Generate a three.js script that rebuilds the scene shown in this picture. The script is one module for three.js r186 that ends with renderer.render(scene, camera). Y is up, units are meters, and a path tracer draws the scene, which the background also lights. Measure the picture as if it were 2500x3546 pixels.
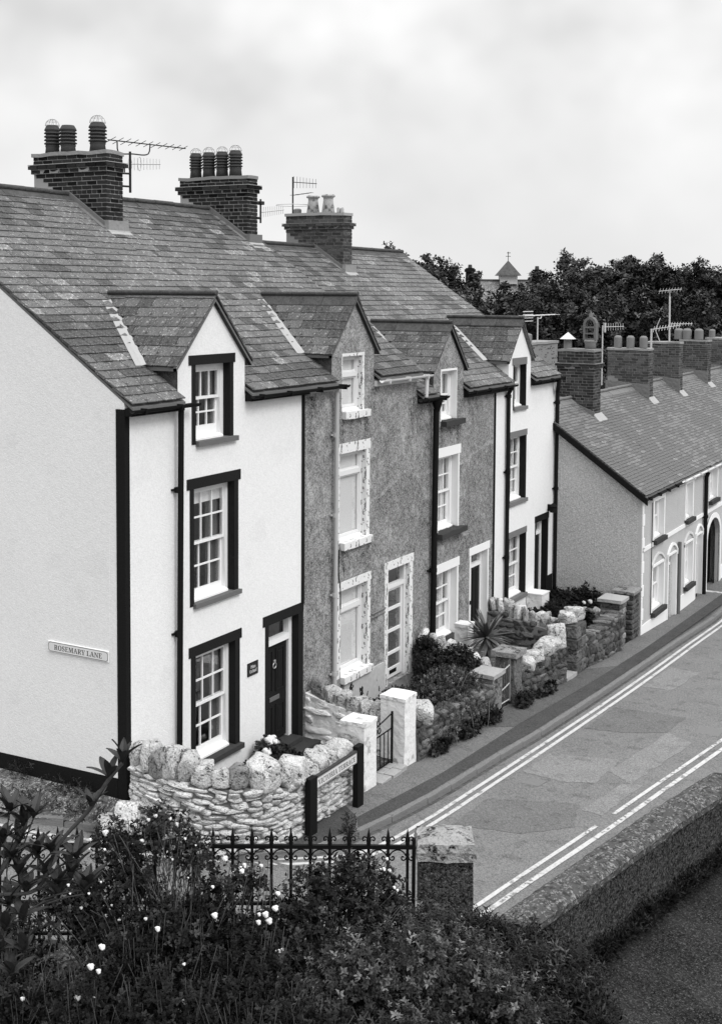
import * as THREE from 'three';
import { mergeGeometries, mergeVertices } from 'three/addons/utils/BufferGeometryUtils.js';
import { RoundedBoxGeometry } from 'three/addons/geometries/RoundedBoxGeometry.js';

// ---------------------------------------------------------------- camera, sky, sun, exposure
const scene = new THREE.Scene();
const camera = new THREE.PerspectiveCamera(44.454, 721 / 1024, 0.1, 1500);
{
  const yaw = 0.51184, pitch = -0.06296, roll = 0.0059453;
  const f = new THREE.Vector3(Math.cos(yaw) * Math.cos(pitch), Math.sin(pitch), -Math.sin(yaw) * Math.cos(pitch));
  const r = new THREE.Vector3().crossVectors(f, new THREE.Vector3(0, 1, 0)).normalize();
  const u = new THREE.Vector3().crossVectors(r, f);
  const r2 = r.clone().multiplyScalar(Math.cos(roll)).addScaledVector(u, Math.sin(roll));
  const u2 = u.clone().multiplyScalar(Math.cos(roll)).addScaledVector(r, -Math.sin(roll));
  camera.quaternion.setFromRotationMatrix(new THREE.Matrix4().makeBasis(r2, u2, f.clone().negate()));
  camera.position.set(-14.01406, 7.17139, 11.77166);
  camera.setViewOffset(2500, 3546, 0, 486, 2500, 3546);   // a shifted lens keeps the walls upright
}
const renderer = new THREE.WebGLRenderer({ antialias: true });
renderer.toneMapping = THREE.LinearToneMapping;
renderer.toneMappingExposure = 1.18;
renderer.shadowMap.enabled = true;

// ---------------------------------------------------------------- noise
function rng(seed) { let a = seed >>> 0; return () => { a = (a + 0x6D2B79F5) | 0; let t = Math.imul(a ^ (a >>> 15), 1 | a); t = (t + Math.imul(t ^ (t >>> 7), 61 | t)) ^ t; return ((t ^ (t >>> 14)) >>> 0) / 4294967296; }; }
const HT = new Float32Array(4096); { const r = rng(77); for (let i = 0; i < 4096; i++) HT[i] = r(); }
const hash2 = (x, y, s) => HT[(Math.imul(x, 374761393) + Math.imul(y, 668265263) + Math.imul(s, 974634777) >>> 7) & 4095];
const hash3 = (x, y, z) => HT[(Math.imul(x, 374761393) + Math.imul(y, 668265263) + Math.imul(z, 1274126177) >>> 7) & 4095];
const md = (a, n) => ((a % n) + n) % n;
function vn(x, y, p, s) { // tileable value noise with period p
  const xi = Math.floor(x), yi = Math.floor(y), fx = x - xi, fy = y - yi, u = fx * fx * (3 - 2 * fx), v = fy * fy * (3 - 2 * fy);
  const x0 = md(xi, p), x1 = md(xi + 1, p), y0 = md(yi, p), y1 = md(yi + 1, p);
  const a = hash2(x0, y0, s), b = hash2(x1, y0, s), c = hash2(x0, y1, s), d = hash2(x1, y1, s);
  return a + (b - a) * u + (c - a) * v + (a - b - c + d) * u * v;
}
function fbm(u, v, p, oct, s) { let t = 0, a = 0.5, n = 0; for (let i = 0; i < oct; i++) { t += a * vn(u * p, v * p, p, s + i); n += a; a *= 0.55; p *= 2; } return t / n; }
function n3(x, y, z) {
  const xi = Math.floor(x), yi = Math.floor(y), zi = Math.floor(z), f = (t) => t * t * (3 - 2 * t), u = f(x - xi), v = f(y - yi), w = f(z - zi);
  const L = (a, b, t) => a + (b - a) * t, h = (i, j, k) => hash3(xi + i, yi + j, zi + k);
  return L(L(L(h(0, 0, 0), h(1, 0, 0), u), L(h(0, 1, 0), h(1, 1, 0), u), v), L(L(h(0, 0, 1), h(1, 0, 1), u), L(h(0, 1, 1), h(1, 1, 1), u), v), w);
}
const clamp = (x, a = 0, b = 1) => Math.min(b, Math.max(a, x));
const sst = (a, b, x) => { const t = clamp((x - a) / (b - a)); return t * t * (3 - 2 * t); };
const lerp = (a, b, t) => a + (b - a) * t;
function interp(x, xs, ys) { if (x <= xs[0]) return ys[0]; for (let i = 1; i < xs.length; i++) if (x <= xs[i]) return lerp(ys[i - 1], ys[i], (x - xs[i - 1]) / (xs[i] - xs[i - 1])); return ys[ys.length - 1]; }

// overcast sky: bright grey cloud, brighter overhead than at the horizon
{
  const W = 1024, H = 512, d = new Float32Array(W * H * 4);
  for (let j = 0; j < H; j++) for (let i = 0; i < W; i++) {
    const th = ((j + 0.5) / H - 0.5) * Math.PI, ph = ((i + 0.5) / W - 0.5) * 2 * Math.PI;
    const y = Math.sin(th), x = Math.cos(th) * Math.cos(ph), z = Math.cos(th) * Math.sin(ph);
    let L;
    if (y < 0) L = 0.16;
    else {
      const q = 1.5 / (y + 0.16);
      let n = 0, a = 0.5, fr = 1.1, t = 0;
      for (let o = 0; o < 6; o++) { n += a * n3(x * 4.6 * fr + 31.2 + o * 7, y * 6.5 * fr, z * 4.6 * fr + 11.7); t += a; a *= 0.62; fr *= 2.03; }
      n /= t;
      const m = n3(x * 3.1 + 5.3, y * 5.3, z * 3.1 + 2.1), w = n3(x * 9 + 9.1, y * 13, z * 9 + 4.4);
      const cloud = clamp((n - 0.5) * 4.2, -1, 1) * 0.8 + (m - 0.5) * 0.9 + (w - 0.5) * 0.5;
      L = 0.735 + 1.30 * sst(0.30, 0.95, y) + cloud * (0.09 + 0.20 * sst(0.05, 0.25, y));
    }
    const k = (j * W + i) * 4; d[k] = d[k + 1] = d[k + 2] = L; d[k + 3] = 1;
  }
  const t = new THREE.DataTexture(d, W, H, THREE.RGBAFormat, THREE.FloatType);
  t.mapping = THREE.EquirectangularReflectionMapping; t.magFilter = t.minFilter = THREE.LinearFilter; t.wrapS = THREE.RepeatWrapping; t.needsUpdate = true;
  scene.background = t; scene.environment = t;
}
const sun = new THREE.DirectionalLight(0xffffff, 1.3);
sun.position.set(-2, 40, 38); sun.target.position.set(8, 0, 0); sun.castShadow = true; sun.shadow.radius = 36;
Object.assign(sun.shadow.camera, { left: -60, right: 60, top: 60, bottom: -60, near: 1, far: 200 });
scene.add(sun, sun.target);

// ---------------------------------------------------------------- materials
const enc = (v) => { v = clamp(v); return 255 * (v <= 0.0031308 ? 12.92 * v : 1.055 * Math.pow(v, 1 / 2.4) - 0.055); };
function tex(n, fn, color = true, m = n) {
  const d = new Uint8Array(n * m * 4);
  for (let j = 0; j < m; j++) for (let i = 0; i < n; i++) { const v = fn((i + 0.5) / n, (j + 0.5) / m), k = (j * n + i) * 4; d[k] = d[k + 1] = d[k + 2] = color ? enc(v) : 255 * clamp(v); d[k + 3] = 255; }
  const t = new THREE.DataTexture(d, n, m, THREE.RGBAFormat); t.wrapS = t.wrapT = THREE.RepeatWrapping; t.magFilter = THREE.LinearFilter; t.minFilter = THREE.LinearFilter;
  t.colorSpace = color ? THREE.SRGBColorSpace : THREE.NoColorSpace; t.needsUpdate = true; return t;
}
const sized = (t, metres, ox = 0, oy = 0) => { const c = t.clone(); c.repeat.set(1 / metres, 1 / metres); c.offset.set(ox, oy); c.needsUpdate = true; return c; };
const grey = (v) => new THREE.Color().setRGB(v, v, v);
const M = {};
const flat = (v, rough = 0.85, extra = {}) => new THREE.MeshPhysicalMaterial({ color: grey(v), roughness: rough, specularIntensity: v < 0.06 ? 0.22 : 0.5, ...extra });
const B_rough = tex(512, (u, v) => 0.65 * fbm(u, v, 48, 2, 3) + 0.35 * fbm(u, v, 12, 3, 9), false);
const B_stone = tex(512, (u, v) => fbm(u, v, 7, 6, 21), false);
const bump = (t, metres, scale) => ({ bumpMap: sized(t, metres), bumpScale: scale });
const mapped = (t, metres, rough, extra = {}) => new THREE.MeshPhysicalMaterial({ map: sized(t, metres), roughness: rough, specularIntensity: 0.3, ...extra });
// white painted render: near white, slightly soiled in patches
const T_white = tex(1024, (u, v) => 0.775 + 0.05 * (fbm(u, v, 5, 5, 5) - 0.5) + 0.12 * (fbm(u, v, 190, 2, 6) - 0.5) - 0.03 * sst(0.60, 0.78, fbm(u, v, 9, 4, 15)));
M.white = mapped(T_white, 4.0, 0.9, bump(B_rough, 0.45, 0.005));
const greyWall = (u, v, sd, marks, tide) => { // roughcast with stains under the sills, old damp marks and patched render
  const m = fbm(u, v * 2, 6, 5, 31 + sd), f = fbm(u, v * 2, 240, 2, 51), p = fbm(u, v * 2, 50, 4, 61 + sd), s = fbm(u, v * 0.5, 32, 3, 41 + sd), k = fbm(u, v * 2, 17, 4, 62 + sd);
  let L = 0.248 + 0.11 * (m - 0.5) + 0.16 * (p - 0.5) + 0.42 * (f - 0.5) + 0.08 * sst(0.58, 0.78, s) * sst(0.42, 0.66, m) + 0.07 * sst(0.58, 0.7, k);
  for (const [x, y, w, l] of marks) { const dx = (u * 4.6 - x + 0.05 * (p - 0.5)) / w, dy = (y - (v * 9.2 - 1.7)) / l; if (dy > 0 && dy < 1 && Math.abs(dx) < 2) L -= 0.13 * Math.exp(-dx * dx * 2) * (1 - dy) * sst(0.30, 0.55, fbm(u, v * 0.8, 40, 4, 91 + sd)); }
  const y = v * 9.2 - 1.7, ty = tide(u * 4.6) + 0.12 * (k - 0.5); if (Math.abs(y - ty) < 0.03 + 0.02 * p) L += 0.05; else if (y < ty && y > ty - 2.6) L -= 0.03 * sst(0.4, 0.6, fbm(u, v * 2, 9, 4, 95 + sd));
  return L;
};
const facade = (x0, sd, marks, tide) => { const t = tex(1024, (u, v) => greyWall(u, v, sd, marks, tide), true, 2048); t.repeat.set(1 / 4.6, 1 / 9.2); t.offset.set(-x0 / 4.6, 1.7 / 9.2); return new THREE.MeshPhysicalMaterial({ map: t, roughness: 0.95, specularIntensity: 0.25, ...bump(B_rough, 0.5, 0.016) }); };
M.greyRender = facade(4.87, 0, [[1.38, 4.80, 0.12, 1.5], [2.30, 4.80, 0.14, 1.6], [1.9, 4.78, 0.3, 0.5], [1.4, 2.3, 0.12, 0.9], [2.42, 2.3, 0.12, 1.1], [4.25, 5.0, 0.16, 2.6], [2.6, 5.3, 0.12, 0.6], [0.3, 5.3, 0.2, 1.2]], (x) => 3.1 + 0.45 * sst(2.5, 4.3, x));
M.greyRender2 = facade(9.33, 7, [[1.2, 4.26, 0.14, 1.0], [2.1, 4.26, 0.16, 0.9], [1.65, 4.25, 0.35, 0.45], [1.0, 1.82, 0.14, 0.9], [2.2, 1.82, 0.16, 0.8], [0.5, 4.8, 0.2, 1.6], [2.9, 4.8, 0.3, 0.6]], (x) => 3.35 + 0.3 * sst(2.2, 3.8, x));
const T_grey = M.greyRender.map;
const T_dash = tex(1024, (u, v) => 0.47 + 0.55 * (fbm(u, v, 170, 2, 81) - 0.5) + 0.05 * (fbm(u, v, 6, 4, 91) - 0.5));
M.dash = mapped(T_dash, 2.2, 0.95, bump(B_rough, 0.5, 0.016));
M.cottagePaint = mapped(T_white, 4.0, 0.9, { color: grey(0.58), ...bump(B_rough, 0.8, 0.008) });
M.whitePaint = flat(0.80, 0.55); M.whiteSoft = flat(0.72, 0.8, bump(B_stone, 1.1, 0.01));
M.creamFrame = flat(0.70, 0.6);
M.black = flat(0.008, 0.7); M.blackStrip = flat(0.010, 0.85, bump(B_rough, 0.6, 0.006)); M.iron = flat(0.006, 0.6); M.darkTrim = flat(0.014, 0.8, bump(B_rough, 0.5, 0.006));
M.sillGrey = flat(0.13, 0.85, bump(B_rough, 0.4, 0.008)); M.sillDark = flat(0.05, 0.9, bump(B_rough, 0.4, 0.01)); M.midTrim = flat(0.16, 0.85, bump(B_rough, 0.5, 0.006));
M.interior = flat(0.32, 0.9); M.curtain = flat(0.10, 0.95); M.curtainLight = flat(0.62, 0.95); M.blind = flat(0.75, 0.9);
M.glass = new THREE.MeshPhysicalMaterial({ color: grey(1), roughness: 0.02, transmission: 1, thickness: 0, ior: 1.5 });
M.pipeGrey = flat(0.42, 0.5); M.pipeWhite = flat(0.62, 0.5);
// slate: several shades, with grain, worn streaks and lichen spots
const T_slate = tex(1024, (u, v) => { const g = fbm(u, v, 120, 3, 101), m = fbm(u, v, 7, 5, 111), l = fbm(u, v, 30, 4, 121); return 0.14 + 0.10 * (g - 0.5) + 0.11 * (m - 0.5) + 0.26 * sst(0.66, 0.73, l) - 0.08 * sst(0.60, 0.74, fbm(u, v, 22, 4, 122)); });
M.slate = [0.48, 0.70, 0.85, 0.95, 1.05, 1.18, 1.42].map((c, i) => new THREE.MeshPhysicalMaterial({ map: sized(T_slate, 1.7, i * 0.17, i * 0.31), color: grey(c / 1.06), specularIntensity: 0.5, roughness: 0.72, ...bump(B_stone, 0.5, 0.008) }));
M.slateC = [0.75, 1.0, 1.25].map((c, i) => new THREE.MeshPhysicalMaterial({ map: sized(T_slate, 1.7, i * 0.27, i * 0.11), color: grey(Math.min(1.1, c)), specularIntensity: 0.6, roughness: 0.7 }));
M.under = flat(0.14, 0.95); M.ridge = mapped(tex(512, (u, v) => 0.065 + 0.07 * (fbm(u, v, 9, 5, 133) - 0.5) + 0.05 * (fbm(u, v, 50, 2, 134) - 0.5)), 0.9, 0.75, bump(B_stone, 0.5, 0.01)); M.lead = flat(0.36, 0.7, bump(B_stone, 0.8, 0.02)); M.cement = flat(0.26, 0.9, bump(B_stone, 0.5, 0.015));
M.cheek = mapped(T_dash, 3.1, 0.9, { color: grey(0.16) });
// bricks
const brickMats = (base, n, spread, seed) => { const r = rng(seed); return Array.from({ length: n }, () => flat(base * (1 + spread * (r() * 2 - 1)), 0.9, bump(B_stone, 0.22, 0.008))); };
M.sootBrick = brickMats(0.024, 5, 0.6, 1); M.midBrick = brickMats(0.07, 5, 0.6, 2); M.dimBrick = brickMats(0.055, 5, 0.5, 3);
M.mortar = flat(0.33, 0.95); M.mortarDark = flat(0.22, 0.95);
M.potDark = flat(0.055, 0.8, bump(B_stone, 0.4, 0.006)); M.potPale = mapped(tex(256, (u, v) => 0.40 - 0.28 * sst(0.5, 0.7, fbm(u, v, 5, 5, 131))), 0.5, 0.85); M.potMid = flat(0.17, 0.85); M.wire = flat(0.45, 0.4, { metalness: 0.6 });
M.aerial = flat(0.03, 0.5); M.aerialPale = flat(0.5, 0.4);
// road surfaces
const T_asph = tex(1024, (u, v) => 0.158 + 0.18 * (fbm(u, v, 220, 2, 141) - 0.5) + 0.05 * (fbm(u, v, 5, 5, 151) - 0.5) - 0.03 * sst(0.6, 0.75, fbm(u, v, 14, 4, 161)));
M.asphalt = mapped(T_asph, 3.0, 0.92, bump(B_rough, 0.4, 0.006));
const asph = (c, o) => mapped(T_asph, 3.0, 0.92, { color: grey(c), ...bump(B_rough, 0.4, 0.006) });
M.asphaltDark = asph(0.82); M.asphaltLight = asph(1.0); M.asphaltLight.color.setScalar(1.22); M.asphaltLight.map.offset.set(0.4, 0.2); M.paveDark = asph(0.38); M.pave = asph(0.90); M.paveMid = asph(0.6); M.tarmac = mapped(tex(1024, (u, v) => 0.017 + 0.05 * (fbm(u, v, 120, 3, 143) - 0.5) + 0.03 * (fbm(u, v, 6, 5, 144) - 0.5) + 0.05 * sst(0.66, 0.72, fbm(u, v, 160, 2, 145))), 2.4, 0.95, bump(B_rough, 0.3, 0.01));
M.kerb = mapped(T_asph, 1.6, 0.9, { color: grey(1), ...bump(B_stone, 0.5, 0.008) }); M.kerb.color.setScalar(1.15); M.gutterDirt = mapped(tex(256, (u, v) => 0.03 + 0.10 * fbm(u, v, 9, 4, 172)), 0.6, 1);
const T_line = tex(512, (u, v) => 0.50 - 0.30 * sst(0.50, 0.68, fbm(u, v, 55, 4, 171)) * sst(0.48, 0.62, fbm(u, v, 5, 4, 173)) - 0.1 * sst(0.6, 0.7, fbm(u, v, 90, 3, 174)) + 0.08 * (fbm(u, v, 60, 2, 181) - 0.5));
M.line = mapped(T_line, 3.1, 0.8); M.paleStone = flat(0.34, 0.9, bump(B_stone, 0.5, 0.02));
// stones
const T_wash = tex(1024, (u, v) => { const l = fbm(u, v, 13, 6, 191), k = fbm(u, v, 60, 3, 201); return 0.74 + 0.26 * (k - 0.5) - 0.46 * sst(0.56, 0.66, l) - 0.22 * sst(0.62, 0.75, fbm(u, v, 34, 4, 211)); });
const T_rock = tex(1024, (u, v) => { const l = fbm(u, v, 8, 6, 221), k = fbm(u, v, 70, 3, 231); return 0.60 + 0.30 * (fbm(u, v, 5, 4, 241) - 0.5) + 0.30 * (k - 0.5) - 0.42 * sst(0.50, 0.64, l) * sst(0.35, 0.6, fbm(u, v, 30, 4, 223)) - 0.16 * sst(0.58, 0.7, fbm(u, v, 30, 5, 222)); });
M.wash = [0, 0.33, 0.61].map((o) => new THREE.MeshPhysicalMaterial({ specularIntensity: 0.3, map: sized(T_wash, 1.2, o, o * 1.7), roughness: 0.92, ...bump(B_stone, 0.6, 0.03) }));
M.rock = [0, 0.37, 0.71].map((o) => new THREE.MeshPhysicalMaterial({ specularIntensity: 0.3, map: sized(T_rock, 1.1, o, o * 1.3), roughness: 0.92, ...bump(B_stone, 0.5, 0.05) }));
M.dark = [0.16, 0.24, 0.34, 0.46].map((c, i) => new THREE.MeshPhysicalMaterial({ specularIntensity: 0.3, map: sized(T_rock, 0.9, i * 0.21, i * 0.4), color: grey(c), roughness: 0.95, ...bump(B_stone, 0.4, 0.04) }));
M.postPaint = new THREE.MeshPhysicalMaterial({ specularIntensity: 0.3, map: sized(tex(512, (u, v) => 0.74 - 0.30 * sst(0.62, 0.74, fbm(u, v, 7, 6, 251)) + 0.06 * (fbm(u, v, 50, 2, 252) - 0.5)), 1.1), roughness: 0.9, ...bump(B_stone, 0.7, 0.02) });
const T_flake = tex(1024, (u, v) => { const l = fbm(u, v, 11, 6, 261); return l > 0.655 ? 0.20 + 0.2 * (fbm(u, v, 60, 2, 262) - 0.5) : 0.72 + 0.1 * (fbm(u, v, 60, 2, 263) - 0.5); });
M.flake = mapped(T_flake, 0.62, 0.85, bump(T_flake, 0.62, 0.006));
M.plinthFlake = mapped(tex(512, (u, v) => { const l = fbm(u, v * 0.6, 8, 5, 271); return l > 0.62 ? 0.02 : 0.46 + 0.12 * (fbm(u, v, 30, 3, 272) - 0.5); }), 1.5, 0.9);
const T_cope = tex(1024, (u, v) => { const a = fbm(u, v, 70, 3, 281), b = fbm(u, v, 18, 4, 291); return 0.10 + 0.20 * sst(0.52, 0.66, a) * sst(0.35, 0.6, b) - 0.05 * sst(0.5, 0.7, fbm(u, v, 30, 3, 292)); });
M.cope = mapped(T_cope, 1.4, 0.95, bump(B_rough, 0.3, 0.03)); M.copeStone = mapped(T_rock, 0.9, 0.95, { color: grey(0.42), ...bump(B_stone, 0.4, 0.03) });
M.copeTop = mapped(T_rock, 0.8, 0.95, { color: grey(0.48), ...bump(B_stone, 0.35, 0.04) });
const T_coarse = tex(1024, (u, v) => 0.055 + 0.20 * (fbm(u, v, 64, 3, 311) - 0.5) + 0.05 * (fbm(u, v, 8, 4, 312) - 0.5) + 0.10 * sst(0.62, 0.7, fbm(u, v, 90, 2, 313)));
M.darkDash = mapped(T_coarse, 1.3, 0.95, { color: grey(0.85), ...bump(B_rough, 0.35, 0.03) });
M.wallDash = mapped(T_coarse, 1.7, 0.95, { color: grey(0.75), ...bump(B_rough, 0.35, 0.03) });
M.soil = mapped(T_cope, 2.0, 1, { color: grey(0.62), ...bump(B_stone, 1, 0.05) }); M.bank = mapped(T_cope, 1.2, 1, { color: grey(1.15), ...bump(B_stone, 0.5, 0.05) });
M.doorDark = flat(0.014, 0.5, bump(B_stone, 0.6, 0.002)); M.brass = flat(0.55, 0.3, { metalness: 0.7 });
M.bark = flat(0.05, 0.95, bump(B_stone, 0.4, 0.02)); M.twig = flat(0.085, 0.9); M.twigDark = flat(0.04, 0.9); M.petal = flat(0.66, 0.7, { side: THREE.DoubleSide });
const leafMat = (v, sp = 0.25) => new THREE.MeshPhysicalMaterial({ color: grey(v), roughness: 0.6, specularIntensity: sp, side: THREE.DoubleSide });
M.leafTree = leafMat(0.13); M.leafTree2 = leafMat(0.20); M.leafTree3 = leafMat(0.09); M.leafRose = leafMat(0.085); M.leafPale = leafMat(0.20); M.leafBig = leafMat(0.018, 0.9); M.leafMid = leafMat(0.085); M.leafDark = leafMat(0.04); M.leafHedge = leafMat(0.24); M.twigPale = flat(0.20, 0.9);

// ---------------------------------------------------------------- building helpers
const names = {};
function numbered(n) { names[n] = (names[n] ?? -1) + 1; return names[n] ? n + '_' + String(names[n]).padStart(3, '0') : n; }
const V = (x, y, z) => new THREE.Vector3(x, y, z);
function uvBox(g) {           // texture coordinates in metres from the face's own direction
  if (g.index) g = g.toNonIndexed();
  const p = g.attributes.position, n = g.attributes.normal, uv = new Float32Array(p.count * 2);
  for (let i = 0; i < p.count; i += 3) {
    let nx = 0, ny = 0, nz = 0;
    for (let k = 0; k < 3; k++) { nx += n.getX(i + k); ny += n.getY(i + k); nz += n.getZ(i + k); }
    nx = Math.abs(nx); ny = Math.abs(ny); nz = Math.abs(nz);
    for (let k = 0; k < 3; k++) {
      const x = p.getX(i + k), y = p.getY(i + k), z = p.getZ(i + k);
      const [a, b] = nx >= ny && nx >= nz ? [z, y] : ny >= nz ? [x, z] : [x, y];
      uv[(i + k) * 2] = a; uv[(i + k) * 2 + 1] = b;
    }
  }
  g.setAttribute('uv', new THREE.BufferAttribute(uv, 2)); return g;
}
function clean(g) { if (g.index) g = g.toNonIndexed(); for (const k of Object.keys(g.attributes)) if (!['position', 'normal', 'uv'].includes(k)) g.deleteAttribute(k); if (!g.attributes.uv) g.setAttribute('uv', new THREE.BufferAttribute(new Float32Array(g.attributes.position.count * 2), 2)); g.clearGroups(); return g; }
const merge = (a) => a.length === 1 ? clean(a[0]) : mergeGeometries(a.map(clean));
function bx(x0, x1, y0, y1, z0, z1) { return new THREE.BoxGeometry(Math.abs(x1 - x0), Math.abs(y1 - y0), Math.abs(z1 - z0)).translate((x0 + x1) / 2, (y0 + y1) / 2, (z0 + z1) / 2); }
function rbx(x0, x1, y0, y1, z0, z1, r = 0.015) { return new RoundedBoxGeometry(x1 - x0, y1 - y0, z1 - z0, 2, r).translate((x0 + x1) / 2, (y0 + y1) / 2, (z0 + z1) / 2); }
function rod(a, b, r0, r1 = r0, seg = 7) { const d = V().subVectors(b, a), g = new THREE.CylinderGeometry(r1, r0, d.length(), seg); g.applyQuaternion(new THREE.Quaternion().setFromUnitVectors(V(0, 1, 0), d.clone().normalize())); return g.translate((a.x + b.x) / 2, (a.y + b.y) / 2, (a.z + b.z) / 2); }
function tube(pts, r, seg = 12, rad = 5, closed = false) { return new THREE.TubeGeometry(new THREE.CatmullRomCurve3(pts, closed), seg, r, rad, closed); }
function poly(pts, holes) { const s = new THREE.Shape(pts.map(([a, b]) => new THREE.Vector2(a, b))); for (const h of holes || []) s.holes.push(new THREE.Path(h.map(([a, b]) => new THREE.Vector2(a, b)))); return s; }
const exZ = (pts, z0, z1, holes) => new THREE.ExtrudeGeometry(poly(pts, holes), { depth: z1 - z0, bevelEnabled: false, curveSegments: 8 }).translate(0, 0, z0);   // pts [x, y]
const exX = (pts, x0, x1, holes) => new THREE.ExtrudeGeometry(poly(pts.map(([z, y]) => [-z, y]), holes && holes.map((h) => h.map(([z, y]) => [-z, y]))), { depth: x1 - x0, bevelEnabled: false }).rotateY(Math.PI / 2).translate(x0, 0, 0);   // pts [z, y]
const exY = (pts, y0, y1) => new THREE.ExtrudeGeometry(poly(pts.map(([x, z]) => [x, -z])), { depth: y1 - y0, bevelEnabled: false }).rotateX(-Math.PI / 2).translate(0, y0, 0);   // pts [x, z]
const rect = (x0, x1, y0, y1) => [[x0, y0], [x1, y0], [x1, y1], [x0, y1]];
function crumple(g, amp, fr, seed) {   // uneven surface, kept closed: moved by a noise of the position
  const p = g.attributes.position;
  for (let i = 0; i < p.count; i++) { const x = p.getX(i) * fr + seed, y = p.getY(i) * fr, z = p.getZ(i) * fr; p.setXYZ(i, p.getX(i) + amp * (n3(x, y, z) - 0.5) * 2, p.getY(i) + amp * (n3(x + 40, y, z) - 0.5) * 2, p.getZ(i) + amp * (n3(x, y + 40, z) - 0.5) * 2); }
  g.computeVertexNormals(); return g;
}
class Thing {
  constructor(name, label, category, base = [0, 0, 0], group, kind) {
    const g = this.g = new THREE.Group(); g.name = numbered(name); this.b = V(...base); g.position.copy(this.b); scene.add(g);
    if (label) g.userData.label = label; if (category) g.userData.category = category; if (group) g.userData.group = group; if (kind) g.userData.kind = kind;
  }
  add(name, geo, mat, parent = this.g, keepUV = false) {   // geometry in world coordinates
    let g = merge(Array.isArray(geo) ? geo : [geo]); if (!keepUV) g = uvBox(g); g.translate(-this.b.x, -this.b.y, -this.b.z);
    const m = new THREE.Mesh(g, mat); m.name = name; m.castShadow = m.receiveShadow = true; parent.add(m); return m;
  }
  put(name, geo, mat, matrix, parent = this.g) {           // a shared geometry placed by a world matrix
    const m = new THREE.Mesh(geo, mat); m.name = name; m.castShadow = m.receiveShadow = true;
    new THREE.Matrix4().makeTranslation(-this.b.x, -this.b.y, -this.b.z).multiply(matrix).decompose(m.position, m.quaternion, m.scale); parent.add(m); return m;
  }
  label(t) { this.g.userData.label = t; return this; }
}
function structure(name, geo, mat, keepUV = false, kind = 'structure') { let g = merge(Array.isArray(geo) ? geo : [geo]); if (!keepUV) g = uvBox(g); const m = new THREE.Mesh(g, mat); m.name = numbered(name); m.castShadow = m.receiveShadow = true; m.userData.kind = kind; scene.add(m); return m; }
const stuff = (m) => { m.userData.kind = 'stuff'; return m; };
const basis = (o, u, v, n, sx, sy, sz) => new THREE.Matrix4().makeBasis(u.clone().multiplyScalar(sx), v.clone().multiplyScalar(sy), n.clone().multiplyScalar(sz)).setPosition(o);
const pick = (r, a) => a[Math.floor(r() * a.length) % a.length];

// one slate: unit width and length, thickness in real metres; v = 0 is its lower edge
const SLATES = [0, 1, 2, 3].map((k) => {
  const r = rng(300 + k), c = 0.02 + 0.05 * r();
  const pts = k === 0 ? [[-.5, 0], [.5, 0], [.5, 1], [-.5, 1]] : k === 1 ? [[-.5, 0.01], [.5 - c, 0], [.5, c * .8], [.5, 1], [-.5, 1]] : k === 2 ? [[-.5 + c, 0], [.1, -.012], [.5, .01], [.5, 1], [-.5, 1], [-.5, c * .6]] : [[-.5, 0], [-.1, .015], [.5, -.008], [.5, 1], [-.5, 1]];
  const g = uvBox(new THREE.ExtrudeGeometry(poly(pts), { depth: 0.02, bevelEnabled: false })); return g;
});
// courses of slates on a plane: O lower left corner, U along the eave, W up the slope; spans(v) gives the free stretches of a course
function slating(T, parent, { O, U, W, height, gauge, width, spans, mats, seed, limit = 300, order, lift = 0.021 }) {
  const r = rng(seed), N = V().crossVectors(U, W).normalize(), all = [], nC = Math.ceil(height / gauge);
  for (let j = 0; j < nC; j++) {
    const v = j * gauge, len = Math.min(gauge * 2.15, height - v + 0.02);
    for (const [a, b] of spans(v + gauge * 0.4)) {
      let u = a - (j % 2 ? 0.5 : 0) * width - r() * 0.06;
      while (u < b - 0.004) {
        const w = width * (0.86 + 0.28 * r()), u0 = Math.max(u, a), u1 = Math.min(u + w, b);
        u += w;
        if (u1 - u0 < 0.03) continue;
        const slip = r() < 0.04 ? -0.03 * r() : (r() - 0.5) * 0.012, tilt = (lift + 0.006 * r()) / len, skew = (r() - 0.5) * 0.022;
        const o = O.clone().addScaledVector(U, (u0 + u1) / 2).addScaledVector(W, v + slip).addScaledVector(N, lift + 0.012 + 0.004 * r());
        const wv = W.clone().addScaledVector(N, -tilt * 1.5).addScaledVector(U, skew).normalize(), nv = V().crossVectors(U, wv).normalize(), uv = V().crossVectors(wv, nv).normalize();
        const n = fbm((o.x + 40) / 14, (o.z + 40) / 14, 9, 4, 7);
        let q = Math.floor(clamp(0.08 + r() * 0.62 + (n - 0.5) * 1.3, 0, 0.999) * (mats.length - 1)); if (r() < 0.03) q = mats.length - 1; if (r() < 0.04) q = 0;
        all.push({ m: basis(o, uv, wv, nv, (u1 - u0) - 0.009, len, 1), g: Math.floor(r() * 4), q, s: order ? order(o) : -o.distanceTo(camera.position) });
      }
    }
  }
  all.sort((x, y) => y.s - x.s);
  all.slice(0, limit).forEach((s) => T.put('slate', SLATES[s.g], mats[s.q], s.m, parent));
  const rest = all.slice(limit), byMat = {};
  rest.forEach((s) => (byMat[s.q] ??= []).push(SLATES[s.g].clone().applyMatrix4(s.m)));
  const ks = Object.keys(byMat); if (ks.length) ks.forEach((k) => stuff(T.add('slating', byMat[k], mats[k], parent, true)));
  return all.length;
}
// brick: chamfer-free unit block, 24 corners, a little uneven
const BRICKS = [0, 1, 2].map((k) => uvBox(crumple(new THREE.BoxGeometry(1, 1, 1, 2, 1, 1), 0.03, 2.1, k * 7).toNonIndexed()));
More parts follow.
